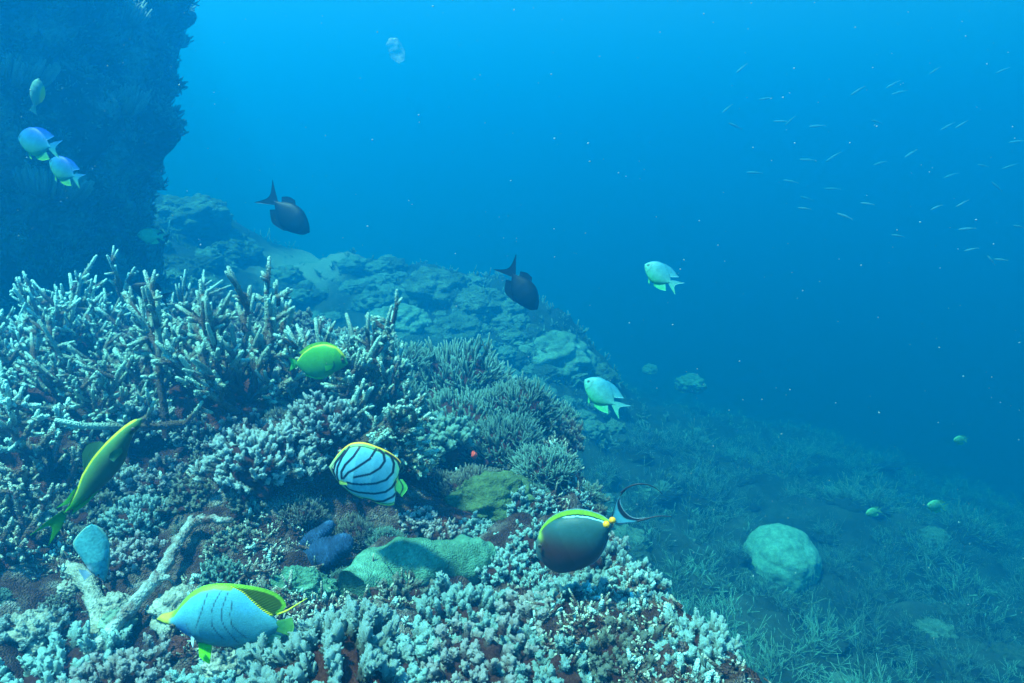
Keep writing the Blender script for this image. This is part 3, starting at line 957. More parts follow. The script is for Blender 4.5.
# knobbly arched stalk and boulders at the lower left
g = Geo()
arch = [(100, 640, 0.0), (97, 612, 0.05), (92, 590, 0.085), (78, 572, 0.10), (66, 570, 0.095)]
b0 = hit(100, 640)[0]
Pa = np.array([at(a_, b_, np.linalg.norm(b0 / ray(100, 640)[1] * ray(100, 640)[1]) / np.linalg.norm(ray(100, 640)) * (1 + 0.02 * i)) for i, (a_, b_, z_) in enumerate(arch)])
s = np.linspace(0, 4, 16)
Pa = np.stack([np.interp(s, np.arange(5), Pa[:, k]) for k in range(3)], 1)
batch_tubes(g, Pa[None], (0.0145 + 0.0015 * rng.normal(size=16))[None], 12, (0.3, 0.9), 70, 0.26, 0.08)
o = obj("stalk_coral", g.mesh("stalk_coral"), M['knob'])
tag(o, "thick arched knobbly coral stalk below the pale fish", "coral")
for (px, py, rp, mt, lab) in (
        (30, 622, 26, 'knob', "smooth olive rounded lump under the dark hollow left of the arched stalk"),
        (116, 598, 14, 'knob', "rounded grey boulder coral between the arched stalk and the dead branch"),
        (118, 612, 17, 'massive_pale', "pale rounded boulder coral just above the foot of the dead branch"),
        (178, 598, 24, 'knob', "ribbed olive rock slab behind the yellow butterflyfish's snout"),
        (185, 642, 16, 'base', "dark brown rock lump under the yellow butterflyfish's snout"),
        (225, 655, 20, 'knob', "shaded brown lump under the yellow butterflyfish's belly"),
        (68, 584, 10, 'knob', "small grey knob beside the top of the arched stalk")):
    p, d_ = hit(px, py + rp * 0.5)
    r_ = rp / FPX * d_
    lump("boulder_coral", r_ * 1.15, r_, r_ * 0.8, folded(int(px), 0.22), mt, p, (0, 0, px), lab, "rock" if mt == 'base' else "coral", 60, 32)

# --- small colonies crowding the gaps between the larger ones
for a_, b_ in zip(Pc[::1], Pc):
    TAKEN.append((a_[0], a_[1], 0.05))
for q_ in Pd[::4]:
    TAKEN.append((q_[0], q_[1], 0.02))
TAKEN += [(pB[0], pB[1] + 0.01, 0.07)] + [(hit(a_, b_)[0][0], hit(a_, b_)[0][1], r_) for a_, b_, r_ in ((300, 592, 0.07), (494, 505, 0.08), (116, 605, 0.03), (178, 605, 0.03), (30, 622, 0.03), (90, 600, 0.03), (40, 585, 0.05), (185, 645, 0.03))]
rf = np.random.default_rng(77)
FILL = [('knobby', 'knobbly_coral', "small knobbly coral squeezed among the larger colonies on the mound", "small knobbly corals filling the mound"),
        ('bush', 'bushy_coral', "small twiggy coral squeezed among the larger colonies on the mound", "small twiggy corals filling the mound"),
        ('cauli', 'cauliflower_coral', "small clumped coral squeezed among the larger colonies on the mound", "small clumped corals filling the mound")]
nf = 0
for _ in range(9000):
    x_, y_ = rf.uniform(-1.5, 0.45), rf.uniform(0.7, 3.0)
    if mound_mask(np.array([x_]), np.array([y_]))[0] < 0.25 or math.hypot((x_ + 0.72) / 0.11, (y_ - 1.12) / 0.12) < 1:
        continue
    if abs(x_) > 0.75 * y_ + 0.1:
        continue
    r_ = rf.uniform(0.024, 0.06) * (0.7 + 0.3 * y_)
    if any((x_ - a_) ** 2 + (y_ - b_) ** 2 < (0.72 * (r_ + c_)) ** 2 for a_, b_, c_ in TAKEN):
        continue
    z_ = float(H(np.array([x_]), np.array([y_]))[0])
    TAKEN.append((x_, y_, r_))
    kd, nm, lab, grp = FILL[rf.choice(3, p=[0.5, 0.32, 0.18])]
    cr, ba = variant(kd, int(rf.integers(0, 3)))
    mt = M[{'knobby': ['finger', 'tan', 'pinkgrey', 'tan'], 'bush': ['bush', 'tan', 'bush', 'bush'], 'cauli': ['finger', 'pinkgrey', 'bush', 'tan']}[kd][rf.integers(0, 4)]]
    root = bpy.data.objects.new(nm, None)
    COL.objects.link(root)
    root.location = (x_, y_, z_ - 0.1 * r_)
    root.rotation_euler = (rf.normal() * .2, rf.normal() * .2, rf.uniform(0, 6.28))
    root.scale = (r_, r_, r_ * rf.uniform(0.7, 1.5))
    tag(root, lab, "coral", grp)
    for nm2, me, m2 in (("crown", cr, mt), ("base", ba, M['base'])):
        o = bpy.data.objects.new(nm2, me)
        COL.objects.link(o)
        if len(me.materials) == 0:
            me.materials.append(m2)
        o.parent = root
        if me.materials[0] != m2:
            o.material_slots[0].link = 'OBJECT'
            o.material_slots[0].material = m2
    nf += 1
    if nf >= 190:
        break
print("fillers", nf)

# --- massive corals of the low reef in the middle distance
MASS = [
    (400, 318, 32, 'massive_pale', "pale rounded boulder coral at the left of the hazy middle reef"),
    (462, 328, 40, 'massive', "wide boulder coral in the middle of the hazy reef ridge"),
    (436, 285, 36, 'massive', "faint rounded coral head at the top of the hazy reef"),
    (512, 332, 30, 'massive', "lumpy boulder coral right of the middle of the hazy reef ridge"),
    (548, 352, 46, 'massive_pale', "broad pale boulder coral at the right end of the hazy reef ridge"),
    (592, 372, 24, 'massive', "small boulder coral beside the lower pale damselfish's nose"),
    (500, 375, 26, 'massive', "boulder coral just behind the crest bush"),
    (540, 395, 34, 'massive', "boulder coral low on the hazy reef above the overhanging bush"),
    (578, 412, 30, 'massive_pale', "low pale boulder coral at the foot of the hazy reef"),
    (600, 428, 18, 'massive', "smallest boulder coral at the foot of the hazy reef"),
    (440, 352, 30, 'massive_pale', "pale flat coral head glowing behind the crest of the mound"),
    (690, 381, 15, 'massive_pale', "faint pale coral head alone on the far slope"),
    (650, 368, 8, 'massive_pale', "tiny faint pale coral head left of the other on the far slope"),
    (372, 300, 20, 'massive', "little boulder coral left of the pale one on the hazy reef"),
    (480, 300, 30, 'massive', "faint coral head under the right dark fish"),
    (192, 212, 38, 'massive', "hazy rounded coral hump at the foot of the rock wall"),
    (232, 248, 30, 'massive', "hazy lower coral hump right of the rock wall's foot"),
    (160, 262, 34, 'massive', "dim coral hump in the shade under the rock wall"),
]
for k, (px, py, rp, mt, lab) in enumerate(MASS):
    p, d_ = hit(px, py + rp * 0.25)
    d_ = float(np.clip(d_, 6.4, 9.0))
    p = at(px, py + rp * 0.25, d_)
    r_ = rp / FPX * d_

    def dsp(D, k=k):
        wl = worley(D * 2.6 + k * 3.1, k)
        return 0.92 + 0.26 * (0.55 - wl) + 0.10 * fbm(D * 3 + k, 3, k) + 0.07 * (0.5 - worley(D * 7 + k, k + 4))
    lump("boulder_coral", r_ * 1.1, r_ * 1.0, r_ * 0.72, dsp, mt, p, (0, 0, k * 1.7), lab, "coral", 110, 56, -0.6)

# many smaller heads crowd the same reef
HM = []
for k in range(5):
    def dsp(D, k=k):
        return 0.9 + 0.34 * (0.55 - worley(D * 2.2 + k * 5.1, k + 40)) + 0.16 * (0.5 - worley(D * 5.5 + k, k + 50)) + 0.08 * fbm(D * 4 + k, 3, k)
    Pb, qb, tb = blob_mesh("hump_coral", 1, 1, 0.8, 64, 36, dsp, -0.6)
    me = make_mesh("hump_coral", Pb, qb, tb)
    me.materials.append(M['massive'] if k % 2 else M['massive_pale'])
    HM.append(me)
rh = np.random.default_rng(12)
hk = 0
for _ in range(2500):
    px, py = rh.uniform(160, 640), rh.uniform(185, 445)
    if (px > 330 and py < 262) or py < 190 + 0.42 * (px - 165) and px < 345 or py < 300 + 0.75 * (px - 500):
        continue
    if px < 345 and abs(px - 310) < 40 and abs(py - 264) < 14:
        continue
    p, d_ = hit(px, py)
    if d_ < 4.6 or d_ > 9.5:
        continue
    r_ = rh.uniform(7, 17) / FPX * d_
    obj_ = obj("hump_coral", HM[hk % 5], None, None, (p[0], p[1], p[2] + 0.1 * r_), (0, 0, rh.uniform(0, 6.28)), (r_, r_, r_ * rh.uniform(0.7, 1.1)))
    tag(obj_, "small hazy coral head among many on the middle-distance reef", "coral", "small hazy coral heads of the middle-distance reef")
    hk += 1
    if hk >= 120:
        break
for _ in range(2000):
    px, py = rh.uniform(600, 1040), rh.uniform(410, 690)
    p, d_ = hit(px, py)
    if d_ < 1.8 or d_ > 8 or mound_mask(p[0:1], p[1:2])[0] > 0.05 or math.hypot(px - 780, py - 555) < 130:
        continue
    r_ = rh.uniform(0.05, 0.15)
    obj_ = obj("coral_lump", HM[hk % 5], None, None, (p[0], p[1], p[2] - 0.15 * r_), (0, 0, rh.uniform(0, 6.28)), (r_, r_, r_ * rh.uniform(0.4, 0.8)))
    tag(obj_, "low dim coral lump on the deep slope among the thin-branched thicket", "coral", "low coral lumps on the deep slope")
    hk += 1
    if hk >= 150:
        break
print("heads", hk)

# round pale coral on the right-hand slope
p, d_ = hit(780, 563)
r_ = 40 / FPX * d_


def dsp(D):
    return 0.97 + 0.07 * (0.55 - worley(D * 3.2, 5)) + 0.04 * fbm(D * 2, 2, 5) + 0.02 * (0.5 - worley(D * 12, 9))


lump("round_coral", r_, r_, r_ * 0.95, dsp, 'dome', p, (0, 0, 0.6), "large round pale brain-like coral on the dim slope at the right", "coral", 140, 80)
print("round coral dist", d_)

# --- staghorn thickets covering the slope on the right
def thicket_mesh(seed, n, L, rad):
    r = np.random.default_rng(seed)
    g = Geo()
    D = norm(np.stack([r.normal(size=n) * 0.9, r.normal(size=n) * 0.9, np.abs(r.normal(size=n)) * 0.5 + 0.22], 1))
    A = r.uniform(-0.42, 0.42, size=(n, 3)) * np.array([1, 1, 0.02])
    Ls = L * r.uniform(0.5, 1.2, n)
    Pp = bent_paths(A, D, Ls, 6, 0.1, 0.25, r)
    batch_tubes(g, Pp, taper(n, 6, rad * 1.2, rad * 0.6, r), 4, (0, 1))
    bi = np.repeat(np.arange(n), 3)
    fi = r.integers(2, 5, n * 3)
    S = Pp[bi, fi]
    dd = norm(D[bi] * 0.8 + r.normal(size=(n * 3, 3)) * 0.6)
    batch_tubes(g, bent_paths(S, dd, L * 0.42 * r.uniform(0.5, 1.2, n * 3), 4, 0.1, 0.15, r), taper(n * 3, 4, rad * 0.85, rad * 0.5, r), 4, (0.4, 1))
    Pb, qb, tb = blob_mesh("b", 0.62, 0.62, 0.16, 28, 10, lambda Dv: 1 + 0.2 * fbm(Dv * 3, 2, seed), -0.6)
    g.add(Pb, qb, tb)
    return g.mesh("thicket_coral")


TH = [thicket_mesh(900 + k, 60, 0.62, 0.0105) for k in range(4)]
for me in TH:
    me.materials.append(M['thicket'])
cnt = 0
tries = 0
r2 = np.random.default_rng(42)
placed = []
while cnt < 150 and tries < 6000:
    tries += 1
    px, py = r2.uniform(590, 1060), 440 + (r2.uniform() ** 0.8) * 300
    p, d_ = hit(px, py)
    if d_ > 9 or d_ < 1.4 or mound_mask(p[0:1], p[1:2])[0] > 0.25:
        continue
    if abs(px - 780) < 42 and 520 < py < 590:
        continue
    s_ = r2.uniform(0.16, 0.34) * (0.75 + 0.06 * d_)
    if any((p[0] - a_) ** 2 + (p[1] - b_) ** 2 < (0.55 * (s_ + c_)) ** 2 for a_, b_, c_ in placed):
        continue
    placed.append((p[0], p[1], s_))
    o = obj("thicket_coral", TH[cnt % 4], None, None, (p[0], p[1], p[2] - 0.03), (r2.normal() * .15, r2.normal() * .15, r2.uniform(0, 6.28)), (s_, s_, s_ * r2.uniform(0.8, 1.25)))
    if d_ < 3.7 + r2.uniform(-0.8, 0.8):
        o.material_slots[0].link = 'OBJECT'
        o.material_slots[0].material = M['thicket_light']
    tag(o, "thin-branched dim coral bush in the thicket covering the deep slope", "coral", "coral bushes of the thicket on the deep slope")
    cnt += 1
print("thickets", cnt)
# the far, uncountable growth on the lower floor
n_ = 4200
xx = rng.uniform(-3.5, 7.5, n_)
yy = rng.uniform(2.2, 11, n_)
keep = (mound_mask(xx, yy) < 0.5) & (fbm(np.stack([xx * 1.3, yy * 1.3, 0 * xx], 1), 3, 91) > 0.0)
ps_, _d = hit(310, 262)
keep &= np.hypot(xx - ps_[0], (yy - ps_[1]) / 2) > 0.4
xx, yy = xx[keep], yy[keep]
pts = np.stack([xx, yy, H(xx, yy)], 1)
gr = scatter_tufts("coral_undergrowth", pts, np.tile([0, 0, 1.0], (len(pts), 1)), rng.uniform(0.03, 0.10, len(pts)), M['thicket'], None, 5, rng, 4, 0.06, 1.4)
tag(gr, "dim short coral growth covering the lower sea floor", "coral growth", kind="stuff")

n_ = 500
xx = rng.normal(-0.1, 1.0, n_)
yy = rng.normal(6.6, 1.0, n_)
pts = np.stack([xx, yy, H(xx, yy)], 1)
gr = scatter_tufts("reef_growth", pts, np.tile([0, -0.3, 0.8], (n_, 1)), rng.uniform(0.03, 0.07, n_), M['growth'], None, 5, rng, 5, 0.13, 0.8)
tag(gr, "short hazy growth over the middle-distance reef", "coral growth", kind="stuff")

# rubble and small knobs filling the gaps on the mound
n_ = 9500
xx = rng.uniform(-1.5, 0.6, n_)
yy = rng.uniform(0.65, 3.2, n_)
keep = mound_mask(xx, yy) > 0.03
# sparser in the hollow
keep &= ~((np.hypot((xx + 0.72) / 0.16, (yy - 1.12) / 0.18) < 1) & (rng.uniform(size=n_) < 0.7))
keep &= (vnoise(np.stack([xx * 9, yy * 9, 0 * xx], 1), 77) > 0.0)
xx, yy = xx[keep], yy[keep]
pts = np.stack([xx, yy, H(xx, yy) + fine_disp(xx, yy)], 1)
half = int(len(pts) * 0.82)
gr = scatter_tufts("coral_rubble", pts[:half], np.tile([0, -0.2, 0.6], (half, 1)), rng.uniform(0.010, 0.024, half), M['tan'], None, 6, rng, 6, 0.15, 0.8)
tag(gr, "brown coral rubble and stubble between the living corals", "rubble", kind="stuff")
ok_ = np.where(mound_mask(pts[:, 0], pts[:, 1]) > 0.8)[0]
ns_ = min(900, len(ok_))
sel = rng.choice(ok_, ns_, replace=False)
gr = scatter_tufts("dead_sticks", pts[sel] + np.array([0, 0, 0.01]), np.tile([0, 0, 0.15], (ns_, 1)), rng.uniform(0.012, 0.034, ns_), M['tan'], None, 3, rng, 6, 0.085, 0.9)
tag(gr, "broken brown coral sticks lying between the living corals", "rubble", kind="stuff")
gr = scatter_tufts("coral_stubble", pts[half:], np.tile([0, -0.2, 0.8], (len(pts) - half, 1)), rng.uniform(0.010, 0.026, len(pts) - half), M['finger'], None, 5, rng, 6, 0.19)
tag(gr, "short pale coral stubble growing between the larger corals", "coral growth", kind="stuff")


# ------------------------------------------------------------------ fish
def interp_poly(pts, n):
    pts = np.asarray(pts, float)
    s = np.concatenate([[0], np.cumsum(np.linalg.norm(np.diff(pts, axis=0), axis=1))])
    t = np.linspace(0, s[-1], n)
    # Catmull-like smoothing through cubic Hermite
    m = np.gradient(pts, s, axis=0)
    k = np.clip(np.searchsorted(s, t, 'right') - 1, 0, len(s) - 2)
    h = (s[k + 1] - s[k])[:, None]
    u = ((t - s[k]) / (s[k + 1] - s[k]))[:, None]
    return ((2 * u ** 3 - 3 * u ** 2 + 1) * pts[k] + (u ** 3 - 2 * u ** 2 + u) * h * m[k] + (-2 * u ** 3 + 3 * u ** 2) * pts[k + 1] + (u ** 3 - u ** 2) * h * m[k + 1])


def dist_poly(P, line):
    line = np.asarray(line, float)
    best = np.full(len(P), 1e9)
    for a, b in zip(line[:-1], line[1:]):
        ab = b - a
        t = np.clip(((P - a) @ ab) / (ab @ ab + 1e-9), 0, 1)
        best = np.minimum(best, np.linalg.norm(P - (a + t[:, None] * ab), axis=1))
    return best


class Fish:
    """traced in the picture plane (pixel units); built at real size in the local X (right) - Z (up) plane, thickness along Y"""

    def __init__(s, name, c, d, label, cat="fish", yaw=0.0, group=None, roll=0.0):
        s.c, s.d, s.k = np.array(c, float), d, d / FPX
        s.root = None
        s.name, s.label, s.cat, s.group, s.yaw, s.roll = name, label, cat, group, yaw, roll

    def loc(s, P, y=None):
        P = np.asarray(P, float)
        return np.stack([(P[:, 0] - s.c[0]) * s.k, np.zeros(len(P)) if y is None else y, -(P[:, 1] - s.c[1]) * s.k], 1)

    def body(s, head, tail, top, bot, W, color, nS=110, nT=36, wprof=None, edge=1.0):
        head, tail = np.array(head, float), np.array(tail, float)
        e = (tail - head) / np.linalg.norm(tail - head)
        f = np.array([e[1], -e[0]])
        if f[1] > 0:
            f = -f                       # f points up in the picture
        Ls = np.linalg.norm(tail - head)
        tp, bt = interp_poly([head] + list(top) + [tail], 240), interp_poly([head] + list(bot) + [tail], 240)
        ut, vt = (tp - head) @ e, (tp - head) @ f
        ub, vb = (bt - head) @ e, (bt - head) @ f
        u = (1 - np.cos(np.linspace(0, math.pi, nS))) / 2 * Ls
        o1, o2 = np.argsort(ut), np.argsort(ub)
        zt, zb = np.interp(u, ut[o1], vt[o1]), np.interp(u, ub[o2], vb[o2])
        zc, hh = (zt + zb) / 2, np.maximum((zt - zb) / 2, 0.02)
        x = u / Ls
        wp = np.interp(x, [0, 0.08, 0.22, 0.4, 0.65, 0.88, 1.0], wprof or [0.06, 0.5, 0.88, 1.0, 0.75, 0.28, 0.12]) * W
        ph = np.linspace(0, 2 * math.pi, nT * 2, endpoint=False)
        cs, sn = np.cos(ph), np.sin(ph)
        yy = np.sign(sn) * np.abs(sn) ** edge
        uu = np.repeat(u[:, None], nT * 2, 1)
        vv = zc[:, None] + hh[:, None] * cs[None, :]
        P2 = head + uu.reshape(-1, 1) * e + vv.reshape(-1, 1) * f
        yv = (wp[:, None] * yy[None, :]).reshape(-1) * s.k
        V_ = s.loc(P2, yv)
        i = np.arange(nS * nT * 2).reshape(nS, nT * 2)
        a, b = i[:-1], i[1:]
        q_ = np.stack([a, np.roll(a, -1, 1), np.roll(b, -1, 1), b], -1).reshape(-1, 4)
        cap = np.stack([i[-1], np.roll(i[-1], -1), np.full(nT * 2, len(V_))], -1)
        cap0 = np.stack([i[0], np.roll(i[0], -1), np.full(nT * 2, len(V_) + 1)], -1)
        V_ = np.concatenate([V_, V_[i[-1]].mean(0)[None], V_[i[0]].mean(0)[None]])
        P2 = np.concatenate([P2, tail[None], head[None]])
        o = obj(s.name, make_mesh(s.name, V_, q_, np.concatenate([cap, cap0]), {"col": color(P2)}), M['fish'])
        s.root = o
        o.location = at(s.c[0], s.c[1], s.d)
        o.rotation_euler = (0, s.roll, s.yaw)
        o.scale = (1 / max(0.6, math.cos(s.yaw)), 1, 1)
        tag(o, s.label, s.cat, s.group)
        s.half = lambda xx: W * s.k
        return o

    def fin(s, name, rows, color, y0=0.0, y1=0.0, th=0.004, n=44, m=16, curve=0.0, rays=0.10, label=None, thick1=0.0006):
        """rows: polylines from the base of the fin to its free edge"""
        rows = [interp_poly(r_, n) if len(r_) > 1 else np.repeat(np.array(r_, float), n, 0) for r_ in rows]
        Rw = np.array(rows)
        tt = np.linspace(0, len(rows) - 1, m)
        G = np.zeros((m, n, 2))
        for k in range(2):
            for j in range(n):
                G[:, j, k] = np.interp(tt, np.arange(len(rows)), Rw[:, j, k])
        P2 = G.reshape(-1, 2)
        w_ = np.repeat(np.linspace(0, 1, m), n)
        jj = np.tile(np.arange(n), m)
        thk = (th * (1 - w_) + thick1 * w_) * 0.5 * (1 + rays * 3 * np.sin(jj * 2.1))
        edge_ = (jj == 0) | (jj == n - 1)
        thk = np.where(edge_, thk * 0.3, thk)
        yc = y0 + (y1 - y0) * w_ + curve * w_ ** 2 * np.sin(jj / n * 3.0)
        A_ = s.loc(P2, yc - thk)
        B_ = s.loc(P2, yc + thk)
        i = np.arange(m * n).reshape(m, n)
        qf = np.stack([i[:-1, :-1], i[:-1, 1:], i[1:, 1:], i[1:, :-1]], -1).reshape(-1, 4)
        N = m * n
        rim = np.concatenate([i[0, :], i[1:, -1], i[-1, -2::-1], i[-2:0:-1, 0]])
        rn = np.roll(rim, -1)
        qr = np.stack([rim, rn, rn + N, rim + N], -1)
        V_ = np.concatenate([A_, B_])
        c_ = color(P2, w_)
        o = obj(name, make_mesh(name, V_, np.concatenate([qf, qf[:, ::-1] + N, qr]), None, {"col": np.concatenate([c_, c_])}), M['fin'], s.root)
        if label:
            o["label"] = label
        return o

    def filament(s, name, line, r0, r1, col, y=0.0):
        l_ = interp_poly(line, 24)
        P3 = s.loc(l_, np.full(24, y))
        g_ = Geo()
        batch_tubes(g_, P3[None], (np.linspace(r0, r1, 24) * s.k)[None], 6)
        me = make_mesh(name, np.concatenate(g_.v), np.concatenate(g_.q), np.concatenate(g_.t), {"col": np.tile(np.array(col, float), (g_.n, 1))})
        return obj(name, me, M['fin'], s.root)

    def ball(s, name, p, r_px, y, mat, squash=0.6, sub=None):
        u = np.linspace(0, 2 * math.pi, 20, endpoint=False)
        v = np.linspace(-math.pi / 2 + .05, math.pi / 2 - .05, 12)
        U, Vv = np.meshgrid(u, v)
        D = np.stack([np.cos(U) * np.cos(Vv), np.sin(Vv) * squash, np.sin(U) * np.cos(Vv)], -1).reshape(-1, 3)
        i = np.arange(240).reshape(12, 20)
        a, b = i[:-1], i[1:]
        q_ = np.stack([a, np.roll(a, -1, 1), np.roll(b, -1, 1), b], -1).reshape(-1, 4)
        t_ = np.concatenate([np.stack([i[0], np.roll(i[0], -1), np.full(20, 240)], -1), np.stack([i[-1], np.roll(i[-1], -1), np.full(20, 241)], -1)])
        D = np.concatenate([D, [[0, -squash, 0], [0, squash, 0]]])
        c3 = s.loc(np.array([p]), np.array([y]))[0]
        return obj(name, make_mesh(name, D * r_px * s.k, q_, t_), M[mat], s.root, c3)

    def eyes(s, p, r_px, y):
        for sg in (-1, 1):
            e = s.ball("eye", p, r_px, sg * y, 'eye_ring', 0.45)
            pu = s.ball("pupil", p, r_px * 0.62, sg * (y + r_px * s.k * 0.28), 'eye', 0.45)
            pu.parent = e
            pu.location = (0, sg * r_px * s.k * 0.28, 0)


def crop(ox, oy, sc_):
    return lambda *pts: [(ox + a / sc_, oy + b / sc_) for a, b in pts]


def colmix(a, b, t):
    return np.asarray(a)[None, :] * (1 - t[:, None]) + np.asarray(b)[None, :] * t[:, None]


# --- 1. striped (scrawled) butterflyfish
cp = crop(320, 430, 7.59)
head, tail = cp((66, 285))[0], cp((592, 385))[0]
mtop = cp((105, 225), (165, 152), (245, 92), (330, 82), (440, 112), (535, 155), (605, 212), (636, 265), (630, 318))
mbot = cp((88, 330), (128, 395), (190, 462), (290, 528), (370, 548), (440, 578), (530, 588), (592, 556), (604, 510), (592, 450))
lines = [cp((320, 108), (280, 170), (220, 230), (185, 290), (182, 345)), cp((440, 125), (400, 190), (320, 240), (240, 290), (195, 345)),
         cp((285, 324), (400, 305), (470, 265), (505, 215), (495, 160), (460, 130)),
         cp((225, 375), (330, 388), (440, 385), (510, 365), (560, 310), (570, 240), (550, 185), (510, 148)),
         cp((188, 392), (220, 435), (300, 460), (420, 475), (500, 465), (550, 430), (578, 385)),
         cp((238, 112), (190, 180), (152, 260), (140, 330), (148, 385)), cp((205, 140), (135, 230), (112, 300), (122, 350)),
         cp((555, 168), (600, 225), (618, 285), (604, 335)), cp((330, 530), (400, 548), (480, 545), (550, 510), (585, 470))]
out_m = interp_poly([head] + mtop + [tail], 80), interp_poly([head] + mbot + [tail], 80)


def col_meyeri(P):
    c = colmix((0.13, 0.42, 0.55), (0.17, 0.48, 0.58), sstep(P[:, 1], 440, 495))
    de = np.minimum(dist_poly(P, out_m[0]), dist_poly(P, out_m[1]))
    yel = sstep(-de, -5.2, -2.2)
    rear = sstep(P[:, 0], 392, 401)
    yel = np.maximum(yel, rear * 0.8)
    c = c * (1 - yel[:, None]) + np.array([0.2, 0.52, 0.12]) * yel[:, None]
    pec = np.exp(-((P[:, 0] - 343) / 4) ** 2 - ((P[:, 1] - 480) / 2.2) ** 2)
    c = c * (1 - pec[:, None]) + np.array([0.6, 0.7, 0.05]) * pec[:, None]
    face = sstep(-P[:, 0], -340, -333)
    c = c * (1 - 0.5 * face[:, None]) + np.array([0.5, 0.55, 0.35]) * 0.5 * face[:, None]
    for ln in lines:
        t = sstep(-dist_poly(P, ln), -1.5, -0.9)
        c = c * (1 - t[:, None]) + np.array([0.012, 0.012, 0.02]) * t[:, None]
    thin = sstep(-np.abs(de - 2.6), -0.55, -0.2)
    c = c * (1 - thin[:, None]) + np.array([0.02, 0.02, 0.02]) * thin[:, None]
    o_ = sstep(-de, -1.2, -0.3) * (P[:, 0] > 335)
    c = c * (1 - o_[:, None]) + np.array([0.85, 0.45, 0.03]) * o_[:, None]
    return c


f = Fish("butterflyfish", (370, 473), 1.32, "pale blue butterflyfish with curved black stripes and yellow rim", yaw=R(-4))
f.body(head, tail, mtop, mbot, 13, col_meyeri, 190, 90, [0.05, 0.45, 0.85, 1.0, 0.7, 0.25, 0.08], 1.25)


def col_mtail(P, w_):
    c = np.tile(np.array([0.14, 0.55, 0.10]), (len(P), 1))
    t = sstep(-np.abs(w_ - 0.62), -0.09, -0.04)
    c = c * (1 - t[:, None]) + np.array([0.02, 0.02, 0.02]) * t[:, None]
    return c


f.fin("tail_fin", [cp((560, 372), (570, 420), (585, 468)), cp((628, 368), (664, 435), (618, 512))], col_mtail, label="yellow-green tail fin with a dark band")
f.fin("pectoral_fin", [cp((160, 372), (165, 395)), cp((225, 372), (230, 392))], lambda P, w_: np.tile(np.array([0.6, 0.7, 0.12]), (len(P), 1)), y0=-0.016, y1=-0.022, th=0.002)
f.eyes(cp((112, 285))[0], 1.7, 0.0105)

# --- 2. unicornfish
cp = crop(520, 475, 6.207)
head, tail = cp((92, 492))[0], cp((590, 285))[0]
utop = cp((94, 440), (108, 388), (150, 325), (205, 278), (280, 246), (370, 238), (440, 248), (515, 272))
ubot = cp((105, 525), (135, 560), (165, 592), (215, 620), (300, 612), (380, 588), (450, 545), (500, 480), (535, 400), (562, 335))


def col_uni(P):
    hgt = sstep(P[:, 1] - 0.28 * (P[:, 0] - 560), 520, 548)  # teal back, brown belly: natural colouring plus overhead light painted in
    c = colmix((0.022, 0.085, 0.085), (0.05, 0.018, 0.014), hgt)
    fac = sstep(-P[:, 0], -543, -538)
    c = c * (1 - fac[:, None]) + np.array([0.05, 0.11, 0.11]) * fac[:, None]
    t = sstep(-dist_poly(P, cp((122, 462), (140, 480), (175, 500), (185, 515))), -0.9, -0.3)
    c = c * (1 - t[:, None]) + np.array([0.01, 0.01, 0.012]) * t[:, None]
    t = sstep(-dist_poly(P, cp((158, 400), (160, 440), (150, 480))), -0.8, -0.1) * 0.6
    c = c * (1 - t[:, None]) + np.array([0.03, 0.04, 0.04]) * t[:, None]
    ed = sstep(-dist_poly(P, cp((240, 246), (290, 244), (370, 238), (440, 249), (515, 274), (560, 300))), -0.55, -0.15)
    c = c * (1 - ed[:, None]) + np.array([0.3, 0.7, 0.8]) * ed[:, None]
    yw = np.exp(-((P[:, 0] - 541) / 3.0) ** 2 - ((P[:, 1] - 533) / 4) ** 2) * 0.8
    c = c * (1 - yw[:, None]) + np.array([0.35, 0.55, 0.08]) * yw[:, None]
    lip = np.exp(-((P[:, 0] - 534.5) / 1.5) ** 2 - ((P[:, 1] - 556) / 3) ** 2) * 0.5
    c = c * (1 - lip[:, None]) + np.array([0.7, 0.3, 0.05]) * lip[:, None]
    return c


f = Fish("unicornfish", (578, 540), 1.2, "dark oval surgeonfish with two orange tail knobs and a lyre-shaped tail", yaw=R(-10), roll=R(-6))
f.body(head, tail, utop, ubot, 15, col_uni, 130, 50, [0.1, 0.5, 0.85, 1.0, 0.85, 0.4, 0.14])


def col_udors(P, w_):
    c = np.tile(np.array([0.32, 0.55, 0.03]), (len(P), 1))
    t = sstep(-w_, -0.38, -0.25)
    c = c * (1 - t[:, None]) + np.array([0.012, 0.012, 0.015]) * t[:, None]
    t = sstep(w_, 0.88, 0.98)
    return c * (1 - t[:, None]) + np.array([0.35, 0.6, 0.65]) * t[:, None]


f.fin("dorsal_fin", [cp((128, 360), (165, 318), (215, 284), (285, 254), (370, 245), (445, 256), (515, 280), (545, 292)),
                     cp((124, 345), (158, 292), (218, 238), (300, 204), (380, 197), (460, 214), (525, 245), (562, 276))], col_udors, label="bright green dorsal fin above a black line")
f.fin("anal_fin", [cp((545, 375), (505, 465), (450, 540), (380, 584)), cp((556, 378), (512, 478), (455, 552), (384, 592))], lambda P, w_: colmix((0.06, 0.05, 0.05), (0.45, 0.55, 0.6), sstep(w_, 0.5, 1.0)), m=8)


